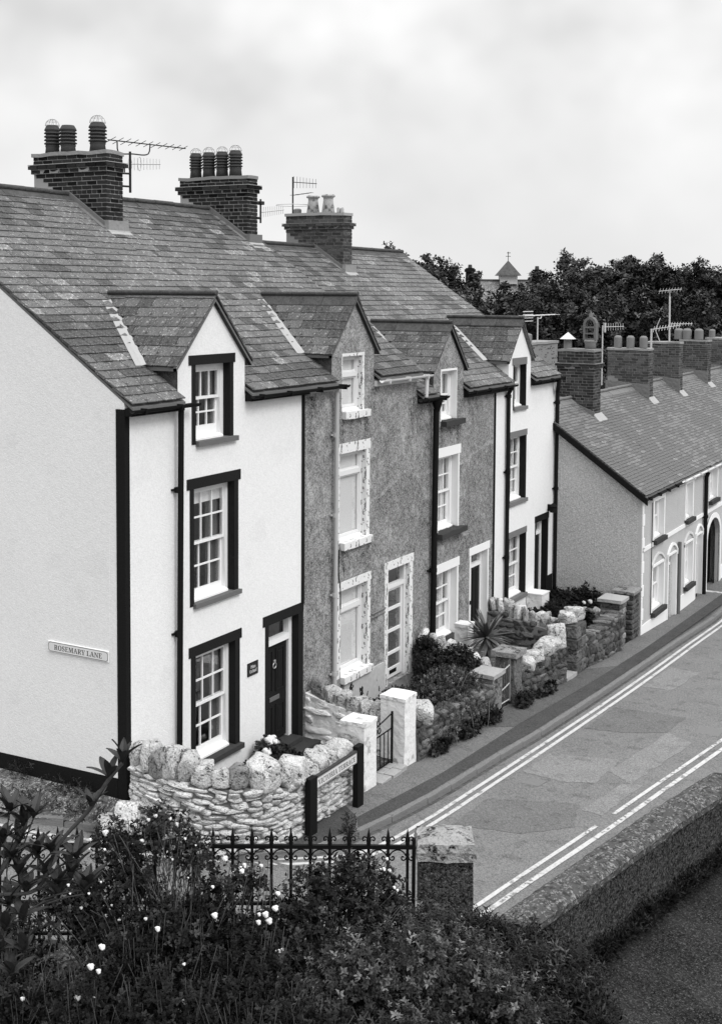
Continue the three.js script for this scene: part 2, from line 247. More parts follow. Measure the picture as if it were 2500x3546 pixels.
// courses of bricks on a face: O lower corner, U along, Y up, N out
function brickFace(T, parent, { O, U, N, len, h, course = 0.083, bl = 0.245, mats, seed, name = 'brick', single = true, skip, proud = 0.004 }) {
  const r = rng(seed), nc = Math.round(h / course), ch = h / nc, Y = V(0, 1, 0), bin = [];
  for (let j = 0; j < nc; j++) {
    let u = j % 2 ? -bl / 2 : 0; if (j % 5 === 4) u -= 0.06;
    const hd = j % 6 === 3 ? bl / 2 : bl;
    while (u < len - 0.01) {
      const u0 = Math.max(0, u), u1 = Math.min(len, u + hd); u += hd; if (u1 - u0 < 0.03) continue;
      const o = O.clone().addScaledVector(U, (u0 + u1) / 2).addScaledVector(Y, (j + 0.5) * ch).addScaledVector(N, -0.055 + proud * r() * 1.5);
      if (skip && skip(o)) continue;
      const m = basis(o, U, Y, N, (u1 - u0) - 0.017, ch - 0.016, 0.1);
      if (single) T.put(name, pick(r, BRICKS), pick(r, mats), m, parent); else bin.push([pick(r, BRICKS).clone().applyMatrix4(m), Math.floor(r() * mats.length)]);
    }
  }
  if (bin.length) for (let k = 0; k < mats.length; k++) { const a = bin.filter((b) => b[1] === k).map((b) => b[0]); if (a.length) stuff(T.add('brickwork', a, mats[k], parent, true)); }
}
function louvredPot(h, r) { // louvred terracotta pot: plain shaft, rings above, tapered top
  const p = [[0, 0], [r * 0.98, 0], [r * 0.86, h * 0.26], [r * 0.92, h * 0.30], [r * 0.92, h * 0.33]];
  for (let i = 0; i < 4; i++) { const y = h * (0.36 + i * 0.115); p.push([r * 0.84, y], [r * 1.06, y + h * 0.015], [r * 1.06, y + h * 0.045], [r * 0.84, y + h * 0.085]); }
  p.push([r * 1.04, h * 0.83], [r * 1.0, h * 0.87], [r * 0.74, h], [r * 0.6, h], [r * 0.6, h * 0.7], [0, h * 0.7]);
  return new THREE.LatheGeometry(p.map(([a, b]) => new THREE.Vector2(a, b)), 18);
}
function taperPot(h, r) { return new THREE.LatheGeometry([[0, 0], [r, 0], [r * 0.72, h * 0.72], [r * 0.74, h * 0.84], [r * 1.0, h * 0.88], [r * 1.0, h * 0.95], [r * 0.86, h], [r * 0.62, h], [r * 0.6, h * 0.6], [0, h * 0.6]].map(([a, b]) => new THREE.Vector2(a, b)), 18); }
function roundPot(h, r) { return new THREE.LatheGeometry([[0, 0], [r * 0.9, 0], [r, h * 0.1], [r, h * 0.78], [r * 0.95, h * 0.86], [r * 0.6, h * 0.98], [0, h]].map(([a, b]) => new THREE.Vector2(a, b)), 14); }
function birdCage(x, y, z, r) { const a = []; for (let i = 0; i < 5; i++) a.push(new THREE.TorusGeometry(r, 0.0045, 4, 14, Math.PI).rotateY(i * Math.PI / 5).translate(x, y, z)); for (const t of [0.05, 0.5, 0.85]) a.push(new THREE.TorusGeometry(r * Math.cos(t * 1.4), 0.004, 4, 16).rotateX(Math.PI / 2).translate(x, y + r * Math.sin(t * 1.4), z)); return a; }

// chimney standing through a roof: x0..x1 wide, z0 (front) .. z1 (back); yb front foot, yt top of shaft, yc crown
function chimney(T, roof, o) {
  const { x0, x1, z0, z1, yb, yt, mats, mortar, seed } = o, c = T.add('chimney', bx(x0 + 0.012, x1 - 0.012, yb - 0.6, yt + o.cap, z1 + 0.012, z0 - 0.012), mortar, roof);
  const faces = (y0, y1, e, s, single) => {
    const skip = o.plane ? (p) => p.y < o.plane(p.z) - 0.12 : undefined;
    brickFace(T, c, { O: V(x0 - e, y0, z1 - e), U: V(0, 0, 1), N: V(-1, 0, 0), len: z0 - z1 + 2 * e, h: y1 - y0, mats, seed: seed + s, single, skip });
    brickFace(T, c, { O: V(x0 - e, y0, z0 + e), U: V(1, 0, 0), N: V(0, 0, 1), len: x1 - x0 + 2 * e, h: y1 - y0, mats, seed: seed + s + 1, single, skip });
    brickFace(T, c, { O: V(x1 + e, y0, z0 + e), U: V(0, 0, -1), N: V(1, 0, 0), len: z0 - z1 + 2 * e, h: y1 - y0, mats, seed: seed + s + 2, single: false, skip });
    brickFace(T, c, { O: V(x1 + e, y0, z1 - e), U: V(-1, 0, 0), N: V(0, 0, -1), len: x1 - x0 + 2 * e, h: y1 - y0, mats, seed: seed + s + 3, single: false, skip });
  };
  const cs = o.course || 0.083, sg = o.single !== false;
  faces(yb, yt - 2 * cs, 0, 0, sg);
  if (o.corbel !== 0) { faces(yt - 2 * cs, yt - cs, 0.035, 10, sg); faces(yt - cs, yt, 0.075, 20, sg); T.add('corbel', [bx(x0 - 0.03, x1 + 0.03, yt - 2 * cs, yt - 0.004, z1 - 0.03, z0 + 0.03), bx(x0 - 0.075, x1 + 0.075, yt, yt + 0.012, z1 - 0.075, z0 + 0.075)], mortar, c); } else faces(yt - 2 * cs, yt, 0, 10, sg);
  faces(yt + 0.012, yt + o.cap, 0.0, 30, sg);
  T.add('mortar_cap', crumple(new THREE.BoxGeometry(x1 - x0 + 0.03, 0.07, z0 - z1 + 0.03, 3, 1, 8), 0.02, 4, seed).translate((x0 + x1) / 2, yt + o.cap + 0.02, (z0 + z1) / 2), o.capMat || M.mortarDark, c);
  return c;
}
function pots(T, c, list, y, x) {
  for (const [kind, z, h, r, cage, mat, dx] of list) {
    const g = (kind === 'l' ? louvredPot(h, r) : kind === 't' ? taperPot(h, r) : roundPot(h, r)).translate(x + (dx || 0), y, z);
    const p = T.add('chimney_pot', g, mat, c); if (cage) T.add('wire_guard', birdCage(x + (dx || 0), y + h - 0.01, z, r * 0.92), M.wire, p);
  }
}
// ridge tiles along x at (y, z): a roll with two wings
function ridgeTiles(T, parent, x0, x1, y, z, mats, m, len = 0.6, seed = 1) {
  const r = rng(seed), n = Math.round((x1 - x0) / len), w = 0.19;
  for (let i = 0; i < n; i++) {
    const a = x0 + (x1 - x0) * i / n, b = x0 + (x1 - x0) * (i + 1) / n - 0.008, dy = (r() - 0.5) * 0.012;
    T.add('ridge_tile', [exX([[-w, -m * w + 0.035], [0, 0.035], [w, -m * w + 0.035], [w, -m * w + 0.06], [0, 0.062], [-w, -m * w + 0.06]].map(([p, q]) => [z + p, y + q + dy]), a, b), rod(V(a, y + 0.085 + dy, z), V(b, y + 0.085 + dy, z), 0.05, 0.05, 10)], mats, parent);
  }
}
function gutter(T, x0, x1, y, z, mat, r = 0.06, name = 'gutter') {
  const p = []; for (let i = 0; i <= 8; i++) { const a = Math.PI + Math.PI * i / 8; p.push([z + r * Math.cos(a), y + r * Math.sin(a)]); } for (let i = 8; i >= 0; i--) { const a = Math.PI + Math.PI * i / 8; p.push([z + r * 0.84 * Math.cos(a), y + r * 0.84 * Math.sin(a)]); }
  const br = []; for (let x = x0 + 0.25; x < x1; x += 0.85) br.push(bx(x - 0.012, x + 0.012, y - r - 0.02, y + 0.012, z - r - 0.04, z + r + 0.008));
  return T.add(name, [exX(p, x0, x1), ...br], mat);
}
function downpipe(T, pts, r, mat, collars = []) {
  const a = []; for (let i = 1; i < pts.length; i++) { a.push(rod(V(...pts[i - 1]), V(...pts[i]), r, r, 10)); a.push(new THREE.SphereGeometry(r * 1.04, 10, 6).translate(...pts[i])); }
  for (const [x, y, z] of collars) { a.push(rod(V(x, y - 0.05, z), V(x, y + 0.03, z), r * 1.35, r * 1.35, 10)); a.push(bx(x - r * 2.4, x + r * 2.4, y - 0.02, y + 0.01, z - r * 1.3, z - r * 0.5)); }
  return T.add('downpipe', a, mat);
}
// sash or casement window in an opening; everything below is a child of the frame
function windowIn(T, o) {
  const { x0, x1, y0, y1 } = o, zf = -(o.recess ?? 0.12), fw = o.fw ?? 0.07, fm = o.frame || M.whitePaint, d = 0.11;
  const W = T.add('window', [bx(x0, x0 + fw, y0, y1, zf - d, zf), bx(x1 - fw, x1, y0, y1, zf - d, zf), bx(x0 + fw, x1 - fw, y1 - fw, y1, zf - d, zf), exX([[zf - d, y0], [zf + 0.07, y0], [zf + 0.07, y0 + 0.035], [zf, y0 + 0.07], [zf - d, y0 + 0.075]], x0 + fw, x1 - fw)], fm);
  const ya = y0 + 0.075, yb = y1 - fw, xa = x0 + fw, xb = x1 - fw;
  const light = (xa, xb, ya, yb, z, cols, rows, st, bot) => {   // one sash
    T.add('sash_frame', [bx(xa, xa + st, ya, yb, z - 0.04, z), bx(xb - st, xb, ya, yb, z - 0.04, z), bx(xa + st, xb - st, yb - st, yb, z - 0.04, z), bx(xa + st, xb - st, ya, ya + bot, z - 0.04, z)], fm, W);
    const ix = xa + st, iw = xb - st - ix, iy = ya + bot, ih = yb - st - iy, gb = o.bar ?? 0.024;
    for (let c = 1; c < cols; c++) T.add('glazing_bar', bx(ix + iw * c / cols - gb / 2, ix + iw * c / cols + gb / 2, iy, iy + ih, z - 0.032, z - 0.004), fm, W);
    for (let r = 1; r < rows; r++) T.add('glazing_bar', bx(ix, ix + iw, iy + ih * r / rows - gb / 2, iy + ih * r / rows + gb / 2, z - 0.034, z - 0.002), fm, W);
    for (let c = 0; c < cols; c++) for (let r = 0; r < rows; r++) T.add('pane', bx(ix + iw * c / cols, ix + iw * (c + 1) / cols, iy + ih * r / rows, iy + ih * (r + 1) / rows, z - 0.024, z - 0.019), M.glass, W);
  };
  if (o.kind === 'casement') { const t = o.transom; T.add('transom', bx(xa, xb, t - 0.045, t + 0.045, zf - 0.07, zf + 0.012), fm, W); light(xa, xb, t + 0.045, yb, zf - 0.02, 1, 1, 0.035, 0.035); light(xa, xb, ya, t - 0.045, zf - 0.02, 1, 1, 0.035, 0.05); }
  else { const ym = o.mid ?? (ya + yb) / 2, [c, ru, rl] = o.grid || [3, 2, 2]; light(xa, xb, ym - 0.02, yb, zf - 0.02, c, ru, 0.032, 0.042); light(xa, xb, ya, ym + 0.022, zf - 0.068, c, rl, 0.04, o.bottom ?? 0.085); }
  for (const [a, b, m] of o.curtains || []) { // folded cloth behind the glass
    const pts = [], n = 14; for (let i = 0; i <= n; i++) pts.push([lerp(a, b, i / n), zf - 0.135 - 0.022 * Math.sin(i * 1.9)]); for (let i = n; i >= 0; i--) pts.push([lerp(a, b, i / n), zf - 0.143 - 0.022 * Math.sin(i * 1.9)]);
    T.add('curtain', exY(pts, y0 + 0.06, y1 - 0.05), m || M.curtain, W);
  }
  if (o.blind) T.add('blind', bx(x0 + fw, x1 - fw, o.blind[0], o.blind[1], zf - 0.082, zf - 0.076), o.blind[2] || M.blind, W);
  surround(T, W, o);
  return W;
}
function surround(T, W, o) {
  const { x0, x1, y0, y1 } = o, e = 0.006, dp = -(o.recess ?? 0.12) - 0.005;
  if (o.jamb) { const [a, b, m, pr = 0.008, yb = y0] = o.jamb; if (a < x0) T.add('jamb', bx(a, x0 + e, yb, y1 - e, dp, pr), m, W); if (b > x1) T.add('jamb', bx(x1 - e, b, yb, y1 - e, dp, pr), m, W); }
  if (o.reveal) { T.add('reveal', [bx(x0 - 0.02, x0 + 0.005, y0, y1 - e, dp, -0.002), bx(x1 - 0.005, x1 + 0.02, y0, y1 - e, dp, -0.002)], o.reveal, W); }
  if (o.lintel) { const [a, b, c, d, m, pr = 0.014] = o.lintel; T.add('lintel', bx(a, b, c, d, dp, pr), m, W); }
  if (o.sill) { const [a, b, c, d, m, pr = 0.06] = o.sill; T.add('sill', crumple(new THREE.BoxGeometry(b - a, d - c, pr - dp, 6, 1, 2), o.sillRough ?? 0.004, 6, a * 3), m, W).geometry.translate((a + b) / 2, (c + d) / 2, (pr + dp) / 2); }
}

// ---------------------------------------------------------------- the four terraced houses
const SL = 0.68, CS = 1 / Math.hypot(1, SL), UPV = V(0, SL * CS, -CS);
const HOUSES = [];
function terracedHouse(i, o) {
  const { x0, x1, ye, zr, dormer: D, seed } = o, top = (z) => ye + SL * (0.15 - z), yr = top(zr);
  const T = new Thing('terraced_house', o.label, 'house', [(x0 + x1) / 2, -0.9, 0], 'houses of the three storey terrace');
  // walls
  const yw = ye - 0.035, dpl = (y) => Math.min(D.xr - D.cx, Math.max(0, (D.yr - 0.05 - y) / D.s));
  const out = [[x0 + 0.001, -1.7], [x1 - 0.001, -1.7], [x1 - 0.001, yw], [D.xr, yw], [D.xr, D.ys], [D.cx, D.yr - 0.06], [D.xl, D.ys], [D.xl, yw], [x0 + 0.001, yw]];
  T.add('front_wall', exZ(out, -0.3, 0, o.openings.map((h) => rect(...h))), o.wall);
  T.add('back_wall', bx(x0 + 0.001, x1 - 0.001, -1.7, ye - 0.3, 2 * zr + 0.2, 2 * zr + 0.5), o.wall);
  const side = (a, b) => exX([[2 * zr + 0.2, -1.7], [-0.3, -1.7], [-0.3, yw], [-0.002, yw], [-0.01, top(0) - 0.062], [zr, yr - 0.072], [2 * zr + 0.2, top(-0.1) - 0.09]], a, b);
  T.add('gable_wall', side(x0, x0 + 0.25), i === 0 ? M.white : M.midTrim); T.add('gable_wall', side(x1 - 0.25, x1 - 0.001), i === 3 ? M.white : M.midTrim);
  T.add('floor', [bx(x0 + 0.25, x1 - 0.25, -1.1, -0.95, 2 * zr + 0.5, -0.3), bx(x0 + 0.25, x1 - 0.25, 1.75, 1.9, 2 * zr + 0.5, -0.3), bx(x0 + 0.25, x1 - 0.25, 4.35, 4.5, 2 * zr + 0.5, -0.3), bx(x0 + 0.25, x1 - 0.25, -0.95, 6.4, -4.2, -4.1)], M.interior);
  // roof deck and slates
  const xa = x0 - (i === 0 ? 0.001 : i === 2 ? -0.001 : -0.001), xb = x1 + (i === 3 ? 0.03 : -0.001);
  const cut = (z) => top(z) - 0.02;
  const deck = [];
  const slab = (a, b, zf) => exX([[zf, cut(zf)], [zr, yr - 0.02], [2 * zr - 0.15, cut(0.15)], [2 * zr - 0.15, cut(0.15) - 0.04], [zr, yr - 0.07], [zf, cut(zf) - 0.04]], a, b);
  deck.push(slab(xa, D.xl, 0.15), slab(D.xl, D.xr, -0.05 - (D.ys - ye) / SL * 0.9), slab(D.xr, xb, 0.15));
  const roof = T.add('roof', deck, M.under);
  const O = V(0, ye, 0.15), L = (0.15 - zr) / CS;
  const spans = (v) => {
    const y = ye + v * SL * CS, h = y < D.ys ? D.xr - D.cx + 0.02 : (D.yr - y) / D.s - 0.10, a = xa - 0.02, b = xb;
    if (h <= 0.02) return [[a, b]];
    return [[a, D.cx - h], [D.cx + h, b]];
  };
  slating(T, roof, { O, U: V(1, 0, 0), W: UPV, height: L, gauge: 0.202, width: 0.35, spans, mats: M.slate, seed, limit: 285 });
  slating(T, roof, { O: V(0, ye, 2 * zr - 0.15), U: V(-1, 0, 0), W: V(0, SL * CS, CS), height: L, gauge: 0.4, width: 0.6, spans: () => [[-xb, -xa]], mats: [M.slate[2]], seed: seed + 5, limit: 0 });
  ridgeTiles(T, roof, xa, xb, yr, zr, M.ridge, SL, 0.62, seed);
  dormerOn(T, roof, D, ye, seed, o);
  HOUSES[i] = { T, roof, top, yr, zr, D };
  return T;
}
function dormerOn(T, roof, D, ye, seed, o) {
  const zm = (y) => 0.15 - (y - ye) / SL, ov = 0.11, zf = 0.07, yl = D.ys - ov * D.s + 0.06, yT = D.yr;
  const part = T.add('dormer', [exX([[-0.3, ye + SL * 0.3], [-0.3, D.ys + 0.02], [zm(D.ys), D.ys + 0.02]], D.xl + 0.002, D.xl + 0.08), exX([[-0.3, ye + SL * 0.3], [-0.3, D.ys + 0.02], [zm(D.ys), D.ys + 0.02]], D.xr - 0.08, D.xr - 0.002),
    exX([[-0.001, ye + SL * 0.15 - 0.06], [-0.001, D.ys + 0.02], [-0.3, D.ys + 0.02], [-0.3, ye + SL * 0.45 - 0.06]], D.xl - 0.004, D.xl + 0.08), exX([[-0.001, ye + SL * 0.15 - 0.06], [-0.001, D.ys + 0.02], [-0.3, D.ys + 0.02], [-0.3, ye + SL * 0.45 - 0.06]], D.xr - 0.08, D.xr + 0.004)], D.cheek);
  for (const s of [-1, 1]) {
    const xe = (s < 0 ? D.xl : D.xr) + s * ov, W = V(-s, D.s, 0).normalize(), U = V(0, 0, -s), hgt = Math.hypot(xe - D.cx, yT - yl);
    // deck of this slope: a prism from the eave to the ridge, running back into the main roof
    const A = (x, y, z) => [x, y, z], t = 0.05, q = [A(xe, yl, zf), A(D.cx, yT, zf), A(D.cx, yT, zm(yT) - 0.05), A(xe, yl, zm(yl) - 0.05)];
    const P = [...q, ...q.map(([x, y, z]) => [x, y - t, z])], idx = [0, 1, 2, 0, 2, 3, 4, 6, 5, 4, 7, 6, 0, 4, 5, 0, 5, 1, 1, 5, 6, 1, 6, 2, 2, 6, 7, 2, 7, 3, 3, 7, 4, 3, 4, 0];
    const g = new THREE.BufferGeometry(); g.setAttribute('position', new THREE.BufferAttribute(new Float32Array(idx.flatMap((k) => s < 0 ? P[k] : P[k])), 3)); if (s > 0) { const p = g.attributes.position.array; for (let k = 0; k < p.length; k += 9) for (let c = 0; c < 3; c++) { const w = p[k + c]; p[k + c] = p[k + 3 + c]; p[k + 3 + c] = w; } } g.computeVertexNormals();
    T.add('dormer_deck', g, M.under, part);
    const sg = s < 0 ? 1 : -1; // U runs +z for the left slope seen from outside
    const Udir = V(0, 0, s < 0 ? 1 : -1);
    slating(T, part, { O: V(xe, yl, 0), U: Udir, W, height: hgt, gauge: 0.2, width: 0.30, mats: M.slate.slice(0, 5), seed: seed + 31 + s, limit: 80, lift: 0.01,
      spans: (v) => { const y = yl + v * W.y, a = zm(y) + 0.03, b = zf + 0.02; return s < 0 ? [[a, b]] : [[-b, -a]]; } });
    // verge board under the slates at the front
    T.add('verge_board', (() => { const n = V(s * W.y, Math.abs(W.x), 0); const a = V(xe, yl, 0), b = V(D.cx, yT, 0), k = 0.05; return exZ([[a.x, a.y + 0.005], [b.x, b.y + 0.005], [b.x, b.y - k], [a.x, a.y - k]], 0.002, zf - 0.004); })(), s < 0 ? (D.verge || M.midTrim) : (D.vergeR || M.black), part);
    // lead valley
    const N0 = V(0, CS, SL * CS), k = 0.035, va = V(D.cx + s * 0.02, yT, zm(yT)), vb = V(xe + s * 0.05, yl, zm(yl) + 0.04);
    const strip = []; const n = 10; const at = (p, e, l) => p.clone().add(V(s * e, l * 0.02, 0)).addScaledVector(N0, l);
    for (let i = 0; i < n; i++) { const p = va.clone().lerp(vb, i / n), r = va.clone().lerp(vb, (i + 1) / n), w = 0.15; for (const [e0, l0, e1, l1] of [[-0.04, k + 0.02, 0.055, k], [0.055, k, 0.055 + w, k + 0.004]]) { const a = at(p, e0, l0), b = at(r, e0, l0), c = at(r, e1, l1), d = at(p, e1, l1); strip.push(...[a, b, c, a, c, d].flatMap((v) => [v.x, v.y, v.z])); } }
    const lg = new THREE.BufferGeometry(); lg.setAttribute('position', new THREE.BufferAttribute(new Float32Array(strip), 3)); lg.computeVertexNormals();
    const m = T.add('lead_valley', lg, D.lead || M.lead, part); m.material.side = THREE.DoubleSide;
  }
  // ridge capping along z
  const zb = zm(yT) + 0.02, n = 3;
  for (let i = 0; i < n; i++) { const a = zb + (zf + 0.03 - zb) * i / n, b = zb + (zf + 0.03 - zb) * (i + 1) / n - 0.008, w = 0.16; const shp = [[-w, -D.s * w + 0.035], [0, 0.04], [w, -D.s * w + 0.035], [w, -D.s * w + 0.058], [0, 0.066], [-w, -D.s * w + 0.058]].map(([p, q]) => [D.cx + p, yT + q]); T.add('ridge_tile', [exZ(shp, a, b), rod(V(D.cx, yT + 0.085, a), V(D.cx, yT + 0.085, b), 0.042, 0.042, 10)], M.ridge, part); }
  return part;
}
const blackJamb = (a, b, yb) => [a, b, M.darkTrim, 0.008, yb];
// house 1: white end house
{
  const T = terracedHouse(0, { x0: 0, x1: 4.87, ye: 5.52, zr: -4.88, seed: 11, wall: M.white, label: 'white end house of the terrace with black painted corner strip and window surrounds',
    openings: [[1.68, 2.61, 4.83, 6.04], [1.63, 2.73, 2.27, 4.10], [1.665, 2.755, -0.33, 1.44], [3.74, 4.71, -0.78, 1.45]],
    dormer: { cx: 2.13, xl: 1.24, xr: 3.03, ys: 6.07, yr: 7.07, s: 1.08, cheek: M.cheek, verge: M.white } });
  windowIn(T, { x0: 1.68, x1: 2.61, y0: 4.83, y1: 6.04, recess: 0.13, grid: [3, 1, 2], mid: 5.49, fw: 0.10, jamb: blackJamb(1.585, 2.70, 4.79), lintel: [1.51, 2.745, 6.034, 6.185, M.darkTrim], sill: [1.685, 2.77, 4.755, 4.835, M.sillGrey, 0.07], curtains: [[2.3, 2.54, M.curtain]], bottom: 0.14 });
  windowIn(T, { x0: 1.63, x1: 2.73, y0: 2.27, y1: 4.10, recess: 0.13, grid: [3, 2, 2], fw: 0.085, jamb: blackJamb(1.53, 2.84, 2.24), lintel: [1.455, 2.90, 4.094, 4.262, M.darkTrim], sill: [1.615, 2.87, 2.20, 2.275, M.sillGrey, 0.06], curtains: [[2.30, 2.66, M.curtain]], blind: [3.80, 4.04] });
  windowIn(T, { x0: 1.665, x1: 2.755, y0: -0.33, y1: 1.44, recess: 0.13, grid: [3, 2, 2], fw: 0.085, jamb: blackJamb(1.55, 2.88, -0.36), lintel: [1.495, 2.93, 1.434, 1.598, M.darkTrim], sill: [1.67, 2.90, -0.41, -0.325, M.sillDark, 0.09], curtains: [[2.4, 2.7, M.curtain], [1.7, 1.8, M.curtain]] });
  // door with fanlight, dark painted jambs
  const F = T.add('door_frame', [bx(4.61, 4.71, -0.78, 1.45, -0.26, -0.14), bx(3.74, 3.80, -0.78, 1.45, -0.26, -0.14), bx(3.80, 4.61, 1.40, 1.45, -0.26, -0.14), bx(3.80, 4.61, 1.0, 1.10, -0.26, -0.12)], M.whitePaint);
  T.add('pane', bx(3.80, 4.61, 1.10, 1.40, -0.20, -0.195), M.glass, F);
  const dr = T.add('door', bx(3.803, 4.607, -0.74, 0.998, -0.235, -0.19), M.doorDark);
  for (const [a, b, c, d] of [[3.88, 4.16, 0.12, 0.90], [4.25, 4.53, 0.12, 0.90], [3.88, 4.16, -0.64, -0.10], [4.25, 4.53, -0.64, -0.10]]) T.add('door_panel', [bx(a, b, c, c + 0.035, -0.195, -0.174), bx(a, b, d - 0.035, d, -0.195, -0.174), bx(a, a + 0.035, c + 0.035, d - 0.035, -0.195, -0.174), bx(b - 0.035, b, c + 0.035, d - 0.035, -0.195, -0.174), rbx(a + 0.07, b - 0.07, c + 0.07, d - 0.07, -0.195, -0.18, 0.006)], M.doorDark, dr);
  T.add('letter_plate', rbx(4.05, 4.36, -0.03, 0.05, -0.19, -0.168, 0.006), flat(0.12, 0.4), dr);
  T.add('knocker', [new THREE.TorusGeometry(0.05, 0.011, 6, 14).translate(4.2, 0.60, -0.172), rbx(4.17, 4.23, 0.64, 0.70, -0.19, -0.158, 0.008)], M.brass, dr);
  T.add('threshold', [bx(3.74, 4.71, -0.86, -0.779, -0.26, 0.10), bx(3.62, 4.95, -1.05, -0.87, 0.005, 0.36)], M.sillDark);
  surround(T, F, { x0: 3.74, x1: 4.71, y0: -0.78, y1: 1.45, recess: 0.13, jamb: blackJamb(3.64, 4.868, -0.86), lintel: [3.57, 4.869, 1.444, 1.62, M.darkTrim] });
  T.add('corner_strip', [bx(-0.007, -0.001, -0.35, 5.47, -0.16, 0.006), bx(-0.001, 0.10, -0.9, 5.47, -0.001, 0.006)].map((g) => g), M.blackStrip);
  T.add('party_strip', bx(4.80, 4.868, 1.60, 5.46, -0.001, 0.03), M.blackStrip);
  T.add('plinth', exX([[-9.2, -1.2], [-0.161, -1.2], [-0.161, 0.0], [-2.55, -0.05], [-9.2, -0.12]], -0.012, -0.001), M.blackStrip);
  gutter(T, -0.06, 1.50, 5.47, 0.19, M.black); gutter(T, 3.0, 4.86, 5.47, 0.19, M.black);
  T.add('fascia', [bx(0.0, 1.235, 5.37, 5.485, 0.002, 0.14), bx(3.035, 4.86, 5.37, 5.485, 0.002, 0.14)], M.black);
  downpipe(T, [[1.17, 5.42, 0.12], [1.17, -1.0, 0.06]], 0.045, M.black, [[1.17, 4.16, 0.06], [1.17, 1.93, 0.06]]);
  // chimney with brick corbels, mortar fillet and three louvred pots
  const H = HOUSES[0], c = chimney(T, H.roof, { x0: 4.22, x1: 4.70, z0: -3.95, z1: -5.78, yb: 7.75, yt: 9.585, cap: 0.17, mats: M.sootBrick, mortar: M.mortar, seed: 21, plane: H.top, capMat: M.cement });
  pots(T, c, [['l', -5.5, 0.58, 0.15, 1, M.potDark], ['l', -5.1, 0.56, 0.16, 0, M.potDark], ['l', -4.36, 0.57, 0.165, 1, M.potDark]], 9.79, 4.46);
  fillet(T, H, 4.22, 4.70, -3.95, -4.88, c);
}
function fillet(T, H, x0, x1, z0, z1, c, mat = M.cement) {   // sloping cement fillet where the stack meets the slates
  const y = (z) => H.top(z);
  T.add('flashing', [exX([[z0 + 0.02, y(z0) - 0.02], [z0 + 0.02, y(z0) + 0.14], [z1, y(z1) + 0.14], [z1, y(z1) - 0.02]], x0 - 0.03, x0 - 0.002), exX([[z0 + 0.02, y(z0)], [z0 + 0.02, y(z0) + 0.06], [z1, y(z1) + 0.05], [z1, y(z1)]], x0 - 0.14, x0 - 0.029)], M.midTrim, H.roof);
  T.add('flashing', crumple(new THREE.BoxGeometry(x1 - x0 + 0.1, 0.24, 0.1, 4, 2, 2), 0.012, 5, x0).translate((x0 + x1) / 2, y(z0) + 0.07, z0 + 0.045), mat, H.roof);
  T.add('lead_apron', exX([[z0 + 0.08, y(z0 + 0.08) + 0.04], [z0 + 0.24, y(z0 + 0.24) + 0.035], [z0 + 0.24, y(z0 + 0.24) + 0.05], [z0 + 0.08, y(z0 + 0.08) + 0.07]], x0 - 0.06, x1 + 0.06), flat(0.36, 0.8, bump(B_stone, 0.4, 0.02)), H.roof);
}
